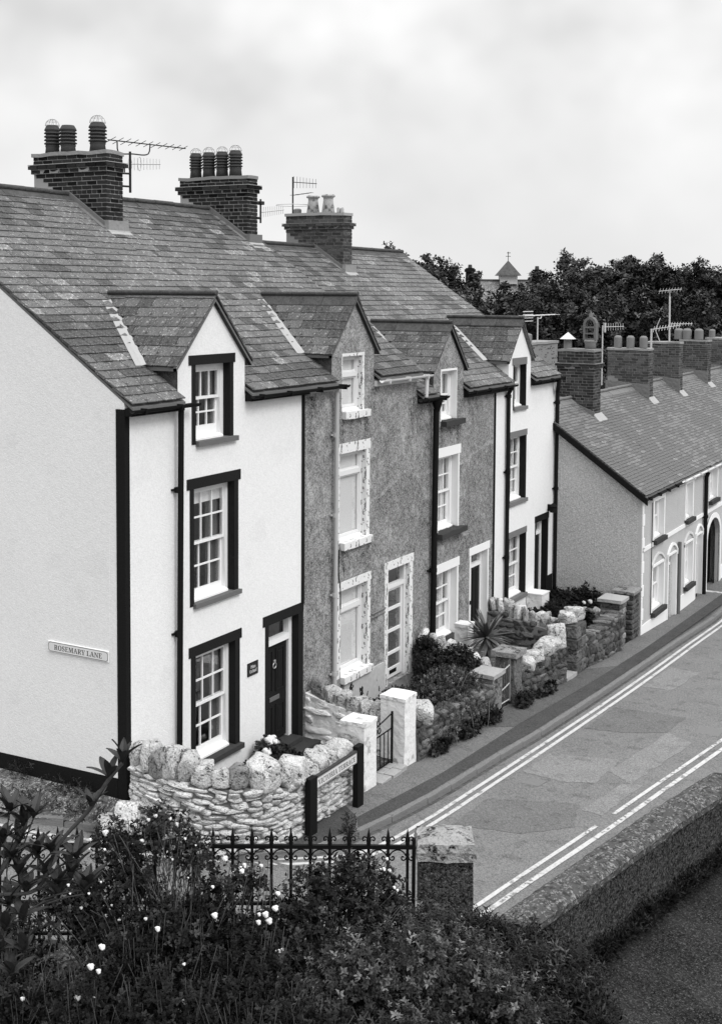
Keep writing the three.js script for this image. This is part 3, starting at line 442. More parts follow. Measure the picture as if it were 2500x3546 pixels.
// house 2: grey roughcast with flaking white surrounds
{
  const T = terracedHouse(1, { x0: 4.87, x1: 9.33, ye: 5.52, zr: -4.88, seed: 12, wall: M.greyRender, label: 'grey roughcast house with flaking white surrounds beside the white end house',
    openings: [[6.22, 7.0, 4.92, 5.98], [6.13, 7.17, 2.44, 4.15], [6.19, 7.25, -0.14, 1.54], [8.10, 9.05, -0.80, 1.57]],
    dormer: { cx: 6.65, xl: 5.84, xr: 7.46, ys: 6.08, yr: 7.06, s: 1.12, cheek: M.cheek, verge: M.greyRender } });
  const light = [[6.2, 7.0, M.curtainLight]];
  windowIn(T, { kind: 'casement', x0: 6.22, x1: 7.0, y0: 4.92, y1: 5.98, transom: 5.62, recess: 0.11, fw: 0.055, frame: M.creamFrame, jamb: [6.20, 7.06, M.flake, 0.006], lintel: [6.20, 7.06, 5.974, 6.03, M.flake, 0.012], sill: [6.23, 7.19, 4.79, 4.925, M.flake, 0.09], sillRough: 0.012, blind: [4.95, 5.92, M.curtainLight] });
  windowIn(T, { kind: 'casement', x0: 6.13, x1: 7.17, y0: 2.44, y1: 4.15, transom: 3.74, recess: 0.11, fw: 0.06, frame: M.creamFrame, jamb: [5.99, 7.30, M.flake, 0.008], lintel: [5.97, 7.325, 4.144, 4.335, M.flake, 0.014], sill: [6.18, 7.29, 2.31, 2.445, M.flake, 0.10], sillRough: 0.014, blind: [2.5, 4.1, M.curtainLight] });
  windowIn(T, { kind: 'casement', x0: 6.19, x1: 7.25, y0: -0.14, y1: 1.54, transom: 1.10, recess: 0.13, fw: 0.06, frame: M.creamFrame, jamb: [6.05, 7.36, M.flake, 0.008], lintel: [6.03, 7.39, 1.534, 1.70, M.flake, 0.014], sill: [6.20, 7.33, -0.26, -0.135, M.flake, 0.11], sillRough: 0.012, blind: [-0.1, 1.5, M.curtainLight] });
  const F = T.add('door_frame', [bx(8.10, 8.17, -0.8, 1.57, -0.2, -0.09), bx(8.98, 9.05, -0.8, 1.57, -0.2, -0.09), bx(8.17, 8.98, 1.52, 1.57, -0.2, -0.09), bx(8.17, 8.98, 1.12, 1.20, -0.2, -0.08)], M.creamFrame);
  T.add('pane', bx(8.17, 8.98, 1.20, 1.52, -0.15, -0.145), M.glass, F);
  const dr = T.add('door', [bx(8.175, 8.245, -0.76, 1.118, -0.17, -0.125), bx(8.905, 8.975, -0.76, 1.118, -0.17, -0.125), ...[-0.76, -0.28, 0.19, 0.65].map((y, k) => bx(8.245, 8.905, y, y + (k ? 0.06 : 0.2), -0.17, -0.125)), bx(8.245, 8.905, 1.06, 1.118, -0.17, -0.125)], M.creamFrame);
  for (const [a, b] of [[-0.56, -0.28], [-0.22, 0.19], [0.25, 0.65], [0.71, 1.06]]) { T.add('pane', bx(8.245, 8.905, a, b, -0.15, -0.145), M.glass, dr); T.add('door_curtain', bx(8.245, 8.905, a, b, -0.165, -0.16), M.curtain, dr); }
  T.add('letter_plate', rbx(8.42, 8.72, -0.68, -0.60, -0.125, -0.115, 0.004), M.black, dr);
  surround(T, F, { x0: 8.10, x1: 9.05, y0: -0.8, y1: 1.57, recess: 0.10, jamb: [7.96, 9.20, M.flake, 0.008, -1.0], lintel: [7.94, 9.23, 1.564, 1.735, M.flake, 0.014] });
  T.add('plinth', [bx(6.30, 7.95, -1.5, -0.262, 0.0, 0.035)], M.plinthFlake); T.add('step', [bx(7.9, 9.2, -1.15, -0.82, 0.006, 0.38)], M.sillGrey);
  T.add('cable', tube([V(6.12, 2.34, 0.012), V(6.11, 1.9, 0.012), V(6.16, 1.6, 0.02), V(6.17, 1.2, 0.02)], 0.011, 12, 5), M.black);
  T.add('conduit', [rod(V(7.40, 0.82, 0.015), V(7.96, 0.83, 0.015), 0.02), rod(V(7.40, 0.74, 0.015), V(7.96, 0.75, 0.015), 0.014)], M.midTrim);
  gutter(T, 4.86, 6.11, 5.47, 0.19, M.black); T.add('fascia', bx(4.88, 5.83, 5.37, 5.485, 0.002, 0.12), M.pipeGrey);
  gutter(T, 7.44, 9.62, 5.47, 0.19, M.pipeWhite); T.add('fascia', bx(7.47, 9.28, 5.34, 5.45, 0.002, 0.06), M.pipeWhite);
  downpipe(T, [[5.87, 5.42, 0.10], [5.87, -1.0, 0.07]], 0.042, M.pipeGrey, [[5.87, 4.55, 0.07], [5.87, 3.05, 0.07], [5.87, 1.55, 0.07], [5.87, 0.05, 0.07]]);
  downpipe(T, [[9.42, 5.44, 0.19], [9.42, 5.02, 0.17]], 0.045, M.pipeWhite);
  const H = HOUSES[1], c = chimney(T, H.roof, { x0: 8.72, x1: 9.12, z0: -3.86, z1: -5.70, yb: 7.7, yt: 9.50, cap: 0.16, mats: M.sootBrick, mortar: M.mortar, seed: 51, plane: H.top });
  pots(T, c, [['l', -5.40, 0.55, 0.14, 1, M.potDark], ['l', -5.04, 0.55, 0.15, 1, M.potDark], ['l', -4.68, 0.55, 0.145, 1, M.potDark], ['l', -4.32, 0.56, 0.15, 1, M.potDark]], 9.72, 8.93);
  fillet(T, H, 8.72, 9.12, -3.86, -4.88, c, M.midTrim);
}
// house 3: grey roughcast with clean white surrounds
{
  const T = terracedHouse(2, { x0: 9.33, x1: 13.40, ye: 5.02, zr: -4.6, seed: 13, wall: M.greyRender2, label: 'grey roughcast house with clean white window surrounds and black hopper pipe',
    openings: [[10.50, 11.29, 4.38, 5.48], [10.37, 11.40, 1.94, 3.60], [10.33, 11.40, -0.5, 1.05], [12.15, 13.11, -0.86, 1.14]],
    dormer: { cx: 10.86, xl: 10.11, xr: 11.64, ys: 5.54, yr: 6.46, s: 1.12, cheek: M.cheek, verge: M.greyRender2 } });
  const cur = (a, b) => [[a, a + 0.22, M.curtainLight], [b - 0.3, b, M.curtainLight], [a + 0.3, b - 0.35, M.curtain]];
  windowIn(T, { x0: 10.50, x1: 11.29, y0: 4.38, y1: 5.48, recess: 0.16, grid: [2, 1, 2], mid: 4.93, fw: 0.06, reveal: M.whitePaint, jamb: [10.47, 11.30, M.whitePaint, 0.004], lintel: [10.47, 11.30, 5.474, 5.52, M.whitePaint, 0.004], sill: [10.48, 11.48, 4.27, 4.385, M.sillDark, 0.14], sillRough: 0.02, curtains: cur(10.55, 11.2) });
  windowIn(T, { x0: 10.37, x1: 11.40, y0: 1.94, y1: 3.60, recess: 0.16, grid: [3, 2, 2], fw: 0.07, jamb: [10.29, 11.46, M.whitePaint, 0.01], lintel: [10.25, 11.52, 3.594, 3.80, M.whitePaint, 0.018], sill: [10.28, 11.58, 1.83, 1.945, M.sillDark, 0.16], sillRough: 0.03, curtains: cur(10.45, 11.3) });
  windowIn(T, { x0: 10.33, x1: 11.40, y0: -0.5, y1: 1.05, recess: 0.16, grid: [3, 2, 2], fw: 0.07, jamb: [10.25, 11.47, M.whitePaint, 0.01], lintel: [10.21, 11.51, 1.044, 1.24, M.whitePaint, 0.018], sill: [10.4, 11.6, -0.6, -0.495, M.sillDark, 0.14], sillRough: 0.02, curtains: cur(10.4, 11.3) });
  const F = T.add('door_frame', [bx(12.15, 12.21, -0.86, 1.14, -0.24, -0.15), bx(13.03, 13.11, -0.86, 1.14, -0.24, -0.15), bx(12.21, 13.03, 1.09, 1.14, -0.24, -0.15), bx(12.21, 13.03, 0.76, 0.84, -0.24, -0.14)], M.whitePaint);
  T.add('pane', bx(12.21, 13.03, 0.84, 1.09, -0.2, -0.195), M.glass, F);
  const dr = T.add('door', bx(12.213, 13.027, -0.83, 0.758, -0.215, -0.175), M.doorDark);
  for (let k = 0; k < 4; k++) T.add('door_panel', rbx(12.28 + 0.185 * k, 12.40 + 0.185 * k, -0.6, 0.68, -0.18, -0.162, 0.006), M.darkTrim, dr);
  T.add('door_bell', rbx(12.085, 12.125, 0.0, 0.09, 0.012, 0.03, 0.006), M.black);
  surround(T, F, { x0: 12.15, x1: 13.11, y0: -0.86, y1: 1.14, recess: 0.14, jamb: [12.08, 13.17, M.whitePaint, 0.01, -0.95], lintel: [12.04, 13.21, 1.134, 1.31, M.whitePaint, 0.018] });
  gutter(T, 9.13, 10.40, 4.97, 0.19, M.black, 0.07); T.add('fascia', bx(9.36, 10.10, 4.86, 4.98, 0.002, 0.12), M.black);
  gutter(T, 11.62, 13.39, 4.97, 0.17, M.black); T.add('fascia', bx(11.66, 13.39, 4.83, 4.98, 0.002, 0.12), M.black);
  T.add('hopper', new THREE.CylinderGeometry(0.13, 0.055, 0.26, 10).translate(10.02, 4.78, 0.14), M.black);
  downpipe(T, [[10.02, 4.7, 0.12], [10.02, -1.0, 0.08]], 0.065, M.black, [[10.02, 1.22, 0.08]]);
  const H = HOUSES[2], c = chimney(T, H.roof, { x0: 12.70, x1: 13.13, z0: -3.75, z1: -5.43, yb: 7.2, yt: 8.88, cap: 0.2, course: 0.07, mats: M.midBrick, mortar: M.mortarDark, seed: 91, plane: H.top, capMat: M.mortar });
  pots(T, c, [['t', -4.76, 0.47, 0.17, 0, M.potPale], ['t', -4.32, 0.48, 0.17, 0, M.potPale], ['r', -5.22, 0.16, 0.10, 0, M.potMid], ['r', -4.02, 0.16, 0.045, 0, M.potPale], ['r', -3.92, 0.15, 0.045, 0, M.potPale]], 9.12, 12.92);
  fillet(T, H, 12.70, 13.13, -3.75, -4.6, c);
}
// house 4: white with dark reveals
{
  const T = terracedHouse(3, { x0: 13.40, x1: 17.44, ye: 5.02, zr: -4.6, seed: 14, wall: M.white, label: 'white house with dark window reveals at the far end of the terrace',
    openings: [[14.62, 15.36, 4.36, 5.42], [14.42, 15.40, 2.02, 3.63], [14.42, 15.48, -0.42, 1.14], [16.20, 17.0, -0.86, 1.26]],
    dormer: { cx: 14.98, xl: 14.26, xr: 15.70, ys: 5.58, yr: 6.50, s: 1.12, cheek: M.white, verge: M.white, vergeR: M.white } });
  const cur = (a, b) => [[a, a + 0.2, M.curtain], [b - 0.3, b, M.curtainLight]];
  windowIn(T, { x0: 14.62, x1: 15.36, y0: 4.36, y1: 5.42, recess: 0.15, grid: [2, 1, 1], mid: 4.95, fw: 0.05, jamb: [14.55, 15.40, M.darkTrim, 0.008, 4.31], lintel: [14.48, 15.43, 5.414, 5.59, M.midTrim], sill: [14.58, 15.44, 4.28, 4.365, M.midTrim, 0.05], curtains: cur(14.7, 15.3) });
  windowIn(T, { x0: 14.42, x1: 15.40, y0: 2.02, y1: 3.63, recess: 0.15, grid: [3, 2, 2], fw: 0.05, jamb: [14.33, 15.47, M.darkTrim, 0.008, 1.97], lintel: [14.29, 15.51, 3.624, 3.775, M.midTrim], sill: [14.34, 15.52, 1.93, 2.025, M.midTrim, 0.05], curtains: cur(14.5, 15.3) });
  windowIn(T, { x0: 14.42, x1: 15.48, y0: -0.42, y1: 1.14, recess: 0.15, grid: [2, 2, 2], fw: 0.05, jamb: [14.34, 15.54, M.darkTrim, 0.008, -0.47], lintel: [14.31, 15.57, 1.134, 1.285, M.midTrim], sill: [14.36, 15.58, -0.52, -0.415, M.midTrim, 0.05], curtains: cur(14.5, 15.4) });
  const F = T.add('door_frame', [bx(16.20, 16.25, -0.86, 1.26, -0.25, -0.15), bx(16.92, 17.0, -0.86, 1.26, -0.25, -0.15), bx(16.25, 16.92, 1.21, 1.26, -0.25, -0.15), bx(16.25, 16.92, 0.86, 0.94, -0.25, -0.14)], M.whitePaint);
  T.add('pane', bx(16.25, 16.92, 0.94, 1.21, -0.2, -0.195), M.glass, F);
  const dr = T.add('door', bx(16.253, 16.917, -0.83, 0.858, -0.225, -0.185), M.doorDark); T.add('door_panel', [rbx(16.32, 16.55, 0.0, 0.75, -0.19, -0.172, 0.006), rbx(16.62, 16.85, 0.0, 0.75, -0.19, -0.172, 0.006)], M.doorDark, dr);
  surround(T, F, { x0: 16.20, x1: 17.0, y0: -0.86, y1: 1.26, recess: 0.14, jamb: [16.15, 17.10, M.blackStrip, 0.008, -0.95], lintel: [16.13, 17.12, 1.254, 1.42, M.blackStrip, 0.012] });
  T.add('party_strip', bx(13.402, 13.46, -1.0, 4.9, -0.001, 0.03), M.blackStrip);
  T.add('plinth', bx(17.1, 17.44, -1.2, -0.3, 0.0, 0.012), M.blackStrip);
  gutter(T, 13.41, 14.36, 4.97, 0.17, M.black); T.add('fascia', bx(13.42, 14.25, 4.83, 4.98, 0.002, 0.12), M.black);
  gutter(T, 15.66, 17.62, 4.97, 0.17, M.black); T.add('fascia', bx(15.71, 17.43, 4.85, 4.98, 0.002, 0.12), M.black);
  downpipe(T, [[14.12, 4.92, 0.16], [14.12, 4.75, 0.07], [14.12, -1.0, 0.07]], 0.05, M.black, [[14.12, 4.7, 0.07], [14.12, 2.85, 0.07], [14.12, 0.75, 0.07]]);
  downpipe(T, [[17.30, 4.92, 0.17], [17.30, 4.72, 0.15], [17.47, 4.60, 0.07], [17.47, -1.2, 0.07]], 0.055, M.black, [[17.47, 4.3, 0.07], [17.47, 2.0, 0.07]]);
  T.add('porch_lamp', [new THREE.CylinderGeometry(0.08, 0.10, 0.16, 8).translate(17.05, 1.5, 0.16), bx(17.03, 17.07, 1.44, 1.62, 0.0, 0.1), new THREE.ConeGeometry(0.12, 0.1, 8).translate(17.05, 1.63, 0.16)], M.black);
  ridgeEnd(T);
}
function ridgeEnd() {}

// ---------------------------------------------------------------- the lower row of cottages, eave 3.6 m above the falling street
function cottage(i, o) {
  const { x0, x1 } = o, ye = 1.98, zr = -2.97, m = 0.7, C = 1 / Math.hypot(1, m), top = (z) => ye + m * (0.10 - z), yr = top(zr);
  const T = new Thing('cottage', o.label, 'cottage', [(x0 + x1) / 2, -1.9, 0], 'row of low cottages beyond the terrace');
  const wall = o.wall || M.cottagePaint;
  T.add('front_wall', exZ(rect(x0, x1 - 0.001, -2.6, 1.94), -0.1, 0, (o.openings || []).map((h) => h.length === 4 && typeof h[0] === 'number' ? rect(...h) : h)), wall);
  T.add('back_wall', bx(x0, x1 - 0.001, -2.6, 1.8, 2 * zr, 2 * zr + 0.3), wall);
  const side = (a, b) => exX([[2 * zr, -2.6], [-0.1, -2.6], [-0.1, 1.94], [-0.002, 1.94], [-0.002, top(0) - 0.08], [zr, yr - 0.10], [2 * zr, top(0) - 0.08]], a, b);
  T.add('gable_wall', side(x0, x0 + 0.25), M.dash); T.add('gable_wall', side(x1 - 0.25, x1 - 0.001), M.dash);
  T.add('floor', [bx(x0 + 0.25, x1 - 0.25, -2.2, -2.0, 2 * zr + 0.3, -0.3), bx(x0 + 0.25, x1 - 0.25, 0.4, 0.5, 2 * zr + 0.3, -0.3), bx(x0 + 0.25, x1 - 0.25, -2.0, 2, -1.6, -1.5)], M.interior);
  const xa = x0 - (i === 0 ? 0.08 : 0), cut = (z) => top(z) - 0.02;
  const roof = T.add('roof', exX([[0.10, cut(0.10)], [zr, yr - 0.02], [2 * zr - 0.1, cut(0.1)], [2 * zr - 0.1, cut(0.1) - 0.06], [zr, yr - 0.10], [0.10, cut(0.10) - 0.06]], xa, x1 - 0.001), M.under);
  const U = V(1, 0, 0), W = V(0, m * C, -C), L = (0.10 - zr) / C;
  slating(T, roof, { O: V(0, ye, 0.10), U, W, height: L, gauge: 0.102, width: 0.30, spans: () => [[xa, x1 - 0.01]], mats: M.slateC, seed: 200 + i, limit: o.slates ?? 0, lift: 0.016 });
  ridgeTiles(T, roof, xa, x1, yr, zr, M.midTrim, m, 0.45, 210 + i);
  if (i === 0) T.add('bargeboard', exX([[0.17, top(0.17) + 0.0], [zr, yr + 0.01], [zr, yr - 0.17], [0.17, top(0.17) - 0.17]], xa - 0.05, xa - 0.001), M.black);
  gutter(T, xa, x1, ye - 0.05, 0.16, i < 1 ? M.black : M.pipeWhite, 0.05);
  T.add('eaves_board', bx(x0, x1 - 0.001, 1.80, 1.945, 0.001, 0.05), M.whitePaint);
  T.add('string_course', bx(x0, x1 - 0.001, 0.50, 0.61, 0.001, 0.03), M.whitePaint);
  T.add('plinth', (o.plinth || [[x0, x1 - 0.001]]).map(([a, b]) => bx(a, b, -2.6, -1.44, 0.001, 0.025)), M.whitePaint);
  const c = o.ch;
  if (c) {
    const k = chimney(T, roof, { x0: c[0], x1: c[1], z0: c[2], z1: c[3], yb: 3.4, yt: c[4], cap: c[6] ?? 0.18, mats: c[5], mortar: M.mortarDark, seed: 300 + 40 * i, plane: top, single: i === 0, corbel: i === 0 ? 1 : 0, course: 0.075, capMat: i ? M.cement : M.mortarDark });
    T.add('flashing', exX([[c[2] + 0.05, top(c[2] + 0.05) - 0.02], [c[2] + 0.05, top(c[2] + 0.05) + (i ? 0.55 : 0.2)], [c[3] - 0.04, top(c[2]) + (i ? 0.62 : 0.62)], [c[3] - 0.04, 3.4]], c[0] - 0.04, c[0] - 0.006), i ? flat(0.16, 0.9, bump(B_stone, 0.5, 0.02)) : M.midTrim, roof);
    T.add('lead_apron', exX([[c[2] + 0.02, top(c[2]) + 0.02], [c[2] + 0.22, top(c[2] + 0.22) + 0.03], [c[2] + 0.22, top(c[2] + 0.22) + 0.05], [c[2] + 0.02, top(c[2]) + 0.10]], c[0] - 0.03, c[1] + 0.06), M.lead, roof);
    o.pots && pots(T, k, o.pots, c[4] + (c[6] ?? 0.18) + 0.04, (c[0] + c[1]) / 2);
  }
  return { T, roof, top };
}
const archBand = (x0, x1, ys, rise, w, z0, z1, legs) => { // moulding round the head of an opening
  const o = [], n = 8, cx = (x0 + x1) / 2, hw = (x1 - x0) / 2; const f = (k, e) => { const t = -1 + 2 * k / n; return [cx + t * (hw + e), ys + (rise + e * 0.8) * (1 - t * t) + (e > 0 ? e * 0.4 : 0)]; };
  for (let k = 0; k <= n; k++) o.push(f(k, w)); o.push([x1 + w, ys - legs], [x1, ys - legs]); for (let k = n; k >= 0; k--) o.push(f(k, 0)); o.push([x0, ys - legs], [x0 - w, ys - legs]);
  return exZ(o, z0, z1);
};
const COT = [];
{
  const lift = (T) => { T.g.position.z += 2.42; };
  const wOpt = (x0, x1, y0, y1) => ({ x0, x1, y0, y1, recess: 0.13, grid: [2, 1, 1], fw: 0.06, jamb: [x0 - 0.09, x1 + 0.09, M.whitePaint, 0.03], sill: [x0 - 0.06, x1 + 0.08, y0 - 0.12, y0 - 0.005, M.sillDark, 0.12], curtains: [[x0 + 0.05, x0 + 0.3, M.curtainLight], [x1 - 0.3, x1 - 0.05, M.curtainLight]] });
  // nearest cottage
  let k = cottage(0, { x0: 17.46, x1: 20.85, slates: 300, plinth: [[17.46, 19.89], [20.845, 20.849]], label: 'nearest low cottage with roughcast gable and white corner stones', openings: [[18.50, 19.42, 0.66, 1.70], [18.46, 19.52, -1.28, -0.08], [19.98, 20.78, -1.95, -0.05]],
    ch: [20.2, 20.86, -2.30, -3.36, 5.18, M.dimBrick, 0.36] });
  let T = k.T;
  windowIn(T, { ...wOpt(18.50, 19.42, 0.66, 1.70), lintel: [18.40, 19.52, 1.694, 1.80, M.whitePaint, 0.03] });
  windowIn(T, { ...wOpt(18.46, 19.52, -1.28, -0.08), lintel: [18.46, 19.52, -0.086, -0.02, M.whitePaint, 0.03] });
  T.add('hood_mould', archBand(18.44, 19.54, -0.02, 0.22, 0.05, 0.001, 0.04, 0.12), M.pipeWhite); T.add('hood_mould', archBand(19.93, 20.80, 0.0, 0.20, 0.06, 0.001, 0.05, 0.12), M.whitePaint);
  const df = (T, x0, x1, y0, y1, m) => { const F = T.add('door_frame', [bx(x0, x0 + 0.06, y0, y1, -0.22, -0.12), bx(x1 - 0.06, x1, y0, y1, -0.22, -0.12), bx(x0 + 0.06, x1 - 0.06, y1 - 0.35, y1 - 0.28, -0.22, -0.11)], M.whitePaint); T.add('pane', bx(x0 + 0.06, x1 - 0.06, y1 - 0.28, y1, -0.17, -0.165), M.glass, F); const d = T.add('door', bx(x0 + 0.063, x1 - 0.063, y0 + 0.02, y1 - 0.352, -0.20, -0.15), m); T.add('knocker', new THREE.TorusGeometry(0.06, 0.02, 6, 14).translate((x0 + x1) / 2, y0 + 1.35, -0.14), M.black, d); surround(T, F, { x0, x1, y0, y1, recess: 0.11, jamb: [x0 - 0.08, x1 + 0.06, M.whitePaint, 0.03], lintel: [x0 - 0.08, x1 + 0.06, y1 - 0.006, y1 + 0.05, M.whitePaint, 0.03] }); };
  df(T, 19.98, 20.78, -1.88, -0.05, M.whitePaint);
  for (let y = -1.6, j = 0; y < 1.75; y += 0.31, j++) T.add('quoin', rbx(17.455, 17.56 + (j % 2) * 0.09, y, y + 0.30, -0.002, 0.03, 0.01), M.whitePaint);
  downpipe(T, [[20.93, 0.2, 0.07], [20.93, -1.95, 0.07]], 0.05, M.sillGrey); T.add('cable', rod(V(18.27, 1.7, 0.035), V(18.27, -1.3, 0.035), 0.012), M.darkTrim);
  // pot with arched hood
  const ch = T.g.children.find((m) => m.name === 'roof').children.find((m) => m.name === 'chimney');
  const pot = T.add('chimney_pot', new THREE.LatheGeometry([[0, 0], [0.17, 0], [0.15, 0.18], [0.19, 0.24], [0.19, 0.30], [0, 0.30]].map(([a, b]) => new THREE.Vector2(a, b)), 14).translate(20.53, 5.56, -2.52), M.potMid, ch);
  T.add('pot_hood', [exX([[-2.71, 5.86], [-2.71, 6.34], [-2.66, 6.45], [-2.58, 6.51], [-2.52, 6.53], [-2.46, 6.51], [-2.38, 6.45], [-2.33, 6.34], [-2.33, 5.86]], 20.42, 20.64, [[[-2.65, 5.90], [-2.39, 5.90], [-2.39, 6.32], [-2.45, 6.42], [-2.52, 6.45], [-2.59, 6.42], [-2.65, 6.32]]]), bx(20.42, 20.64, 6.02, 6.06, -2.65, -2.39), bx(20.42, 20.64, 6.2, 6.24, -2.65, -2.39), new THREE.ConeGeometry(0.07, 0.2, 8).translate(20.53, 6.62, -2.52)], M.sillGrey, pot);
  const small = T.add('chimney_pot', new THREE.CylinderGeometry(0.12, 0.13, 0.3, 10).translate(20.53, 5.70, -3.2), M.potMid, ch); T.add('pot_cap', new THREE.ConeGeometry(0.24, 0.2, 12).translate(20.53, 5.97, -3.2), M.pipeWhite, small);
  lift(T); COT.push(k);
  // second cottage with the arched passage
  const arc = []; for (let a = 0; a <= 10; a++) arc.push([24.95 - 0.80 * Math.cos(Math.PI * a / 10), -0.35 + 0.62 * Math.sin(Math.PI * a / 10)]);
  k = cottage(1, { x0: 20.85, x1: 26.50, slates: 300, plinth: [[20.85, 22.89], [23.69, 23.99], [25.91, 26.499]], label: 'second low cottage with arched passage entry at its far end', openings: [[21.68, 22.42, 0.70, 1.74], [21.72, 22.55, -1.25, -0.02], [22.93, 23.66, -1.95, 0.02], [24.45, 25.35, 0.86, 1.80], [[24.15, -2.2], [25.75, -2.2], ...arc.slice().reverse()]],
    ch: [25.9, 26.48, -2.40, -3.78, 5.24, M.midBrick, 0.12], pots: [['r', -3.52, 0.42, 0.13, 0, M.potMid], ['r', -3.1, 0.42, 0.13, 0, M.potMid], ['r', -2.66, 0.42, 0.13, 0, M.potMid]] });
  T = k.T;
  windowIn(T, { ...wOpt(21.68, 22.42, 0.70, 1.74), lintel: [21.58, 22.52, 1.734, 1.80, M.whitePaint, 0.03] }); windowIn(T, { ...wOpt(21.72, 22.55, -1.25, -0.02), lintel: [21.65, 22.6, -0.026, 0.03, M.whitePaint, 0.03] }); windowIn(T, { ...wOpt(24.45, 25.35, 0.86, 1.80), lintel: [24.36, 25.44, 1.794, 1.84, M.whitePaint, 0.03] });
  T.add('hood_mould', archBand(21.68, 22.60, 0.03, 0.2, 0.05, 0.001, 0.04, 0.12), M.pipeWhite); T.add('hood_mould', archBand(22.92, 23.66, 0.07, 0.2, 0.06, 0.001, 0.05, 0.12), M.whitePaint);
  df(T, 22.93, 23.66, -1.86, 0.02, M.black);
  T.add('arch_mould', (() => { const o = []; for (let a = 0; a <= 10; a++) o.push([24.95 - 0.95 * Math.cos(Math.PI * a / 10), -0.35 + 0.78 * Math.sin(Math.PI * a / 10)]); return exZ([[24.0, -2.2], ...o, [25.9, -2.2], [25.75, -2.2], ...arc.slice().reverse(), [24.15, -2.2]], 0.03, 0.06); })(), M.whitePaint);
  T.add('passage_gate', [bx(23.9, 26.0, -2.0, 0.4, -0.34, -0.305)], M.black);
  downpipe(T, [[23.75, 1.9, 0.16], [23.75, 1.7, 0.08], [23.75, -1.95, 0.08]], 0.06, M.black, [[23.75, 0.5, 0.08]]);
  lift(T); COT.push(k);
  const W2 = [[26.5, 30.05, [29.5, 30.03, -2.38, -3.50, 5.36, M.midBrick, 0.1], 'third low cottage, its plain wide stack carrying no pots', null], [30.05, 34.3, [33.7, 34.28, -2.44, -3.50, 5.28, M.midBrick, 0.12], 'fourth low cottage with three round pots on its stack', [['r', -3.62, 0.44, 0.17, 0, M.potMid], ['r', -3.30, 0.44, 0.17, 0, M.potMid], ['r', -2.85, 0.44, 0.17, 0, M.potMid]]], [34.3, 38.6, [38.0, 38.58, -2.4, -3.6, 5.26, M.midBrick, 0.1], 'fifth low cottage, farthest roof at the edge of the picture', [['r', -3.4, 0.35, 0.13, 0, M.potMid]]]];
  W2.forEach(([x0, x1, ch, label, p], j) => { const q = cottage(2 + j, { x0, x1, ch, label, pots: p || undefined }); lift(q.T); COT.push(q); });
}
// brick buildings behind the terrace
{
  const T = new Thing('outhouse', 'low brick outbuilding behind the white end of the terrace', 'outbuilding', [34, -2, -7]);
  const c = T.add('wall', bx(32.4, 36.4, -2, 5.1, -7.9, -7.0), M.mortarDark);
  brickFace(T, c, { O: V(32.4, 3.0, -7.0), U: V(1, 0, 0), N: V(0, 0, 1), len: 4.0, h: 2.1, mats: M.midBrick, seed: 501, single: false }); brickFace(T, c, { O: V(32.4, 3.0, -7.9), U: V(0, 0, 1), N: V(-1, 0, 0), len: 0.9, h: 2.1, mats: M.midBrick, seed: 502, single: false });
  T.add('coping', crumple(new THREE.BoxGeometry(4.1, 0.1, 1.0, 8, 1, 2), 0.02, 3, 2).translate(34.4, 5.15, -7.45), M.cement);
  T.add('chimney_pot', roundPot(0.4, 0.4).translate(33.4, 5.19, -7.4), M.potMid);
}

const KST = uvBox(new RoundedBoxGeometry(1, 1, 1, 1, 0.06));
// ---------------------------------------------------------------- ground, street, pavement
const yPave = (x) => interp(x, [-60, -8, 17.5, 21, 60], [-0.41, -0.41, -1.66, -1.87, -1.95]);
const lane = (x, z) => 0.08 * clamp(2.5 - z, 0, 6) * (1 - sst(-0.4, 1.2, x));
const yRoad = (x, z) => yPave(x) + lane(x, z) - 0.1;
function sheet(pl, pr, yf, n = 1) { // strip between two polylines with the same number of points, draped on yf(x, z)
  const p = [];
  const L = (a, t) => [lerp(a[0][0], a[1][0], t), lerp(a[0][1], a[1][1], t)];
  for (let i = 0; i + 1 < pl.length; i++) for (let k = 0; k < n; k++) for (let s = 0; s < n; s++) {
    const q = (u, v) => { const a = L([pl[i], pl[i + 1]], u), b = L([pr[i], pr[i + 1]], u), x = lerp(a[0], b[0], v), z = lerp(a[1], b[1], v); return [x, yf(x, z), z]; };
    const A = q(k / n, s / n), B = q((k + 1) / n, s / n), C = q((k + 1) / n, (s + 1) / n), D = q(k / n, (s + 1) / n);
    p.push(...A, ...C, ...B, ...A, ...D, ...C);
  }
  const g = new THREE.BufferGeometry(); g.setAttribute('position', new THREE.BufferAttribute(new Float32Array(p), 3)); g.computeVertexNormals();
  if (g.attributes.normal.getY(0) < 0) { const a = g.attributes.position.array; for (let k = 0; k < a.length; k += 9) for (let c = 0; c < 3; c++) { const w = a[k + c]; a[k + c] = a[k + 3 + c]; a[k + 3 + c] = w; } g.computeVertexNormals(); }
  return g;
}
const KERB = [[-3.2, -9], [-1.9, -4.2], [-0.95, -1.4], [-0.81, -1.03], [-0.44, -0.39], [-0.12, 0.74], [-0.03, 1.39], [0.35, 1.95], [0.79, 2.38], [1.25, 2.65], [2.03, 2.80], [2.63, 2.90], [3.99, 3.05], [6.76, 3.18], [8.07, 3.26], [11.93, 3.36], [16.27, 3.41], [22.03, 3.46], [40, 3.5]];
const BACKLINE = [[-0.05, -9], [-0.05, -4.2], [-0.05, -1.4], [-0.05, -1.03], [-0.05, -0.3], [-0.05, 0.1], [0.2, 0.9], [0.55, 1.4], [0.9, 1.8], [1.3, 1.9], [2.03, 1.9], [2.63, 1.9], [3.99, 1.9], [6.76, 1.9], [8.07, 1.95], [11.93, 2.2], [16.27, 2.4], [22.03, 2.40], [40, 2.40]];
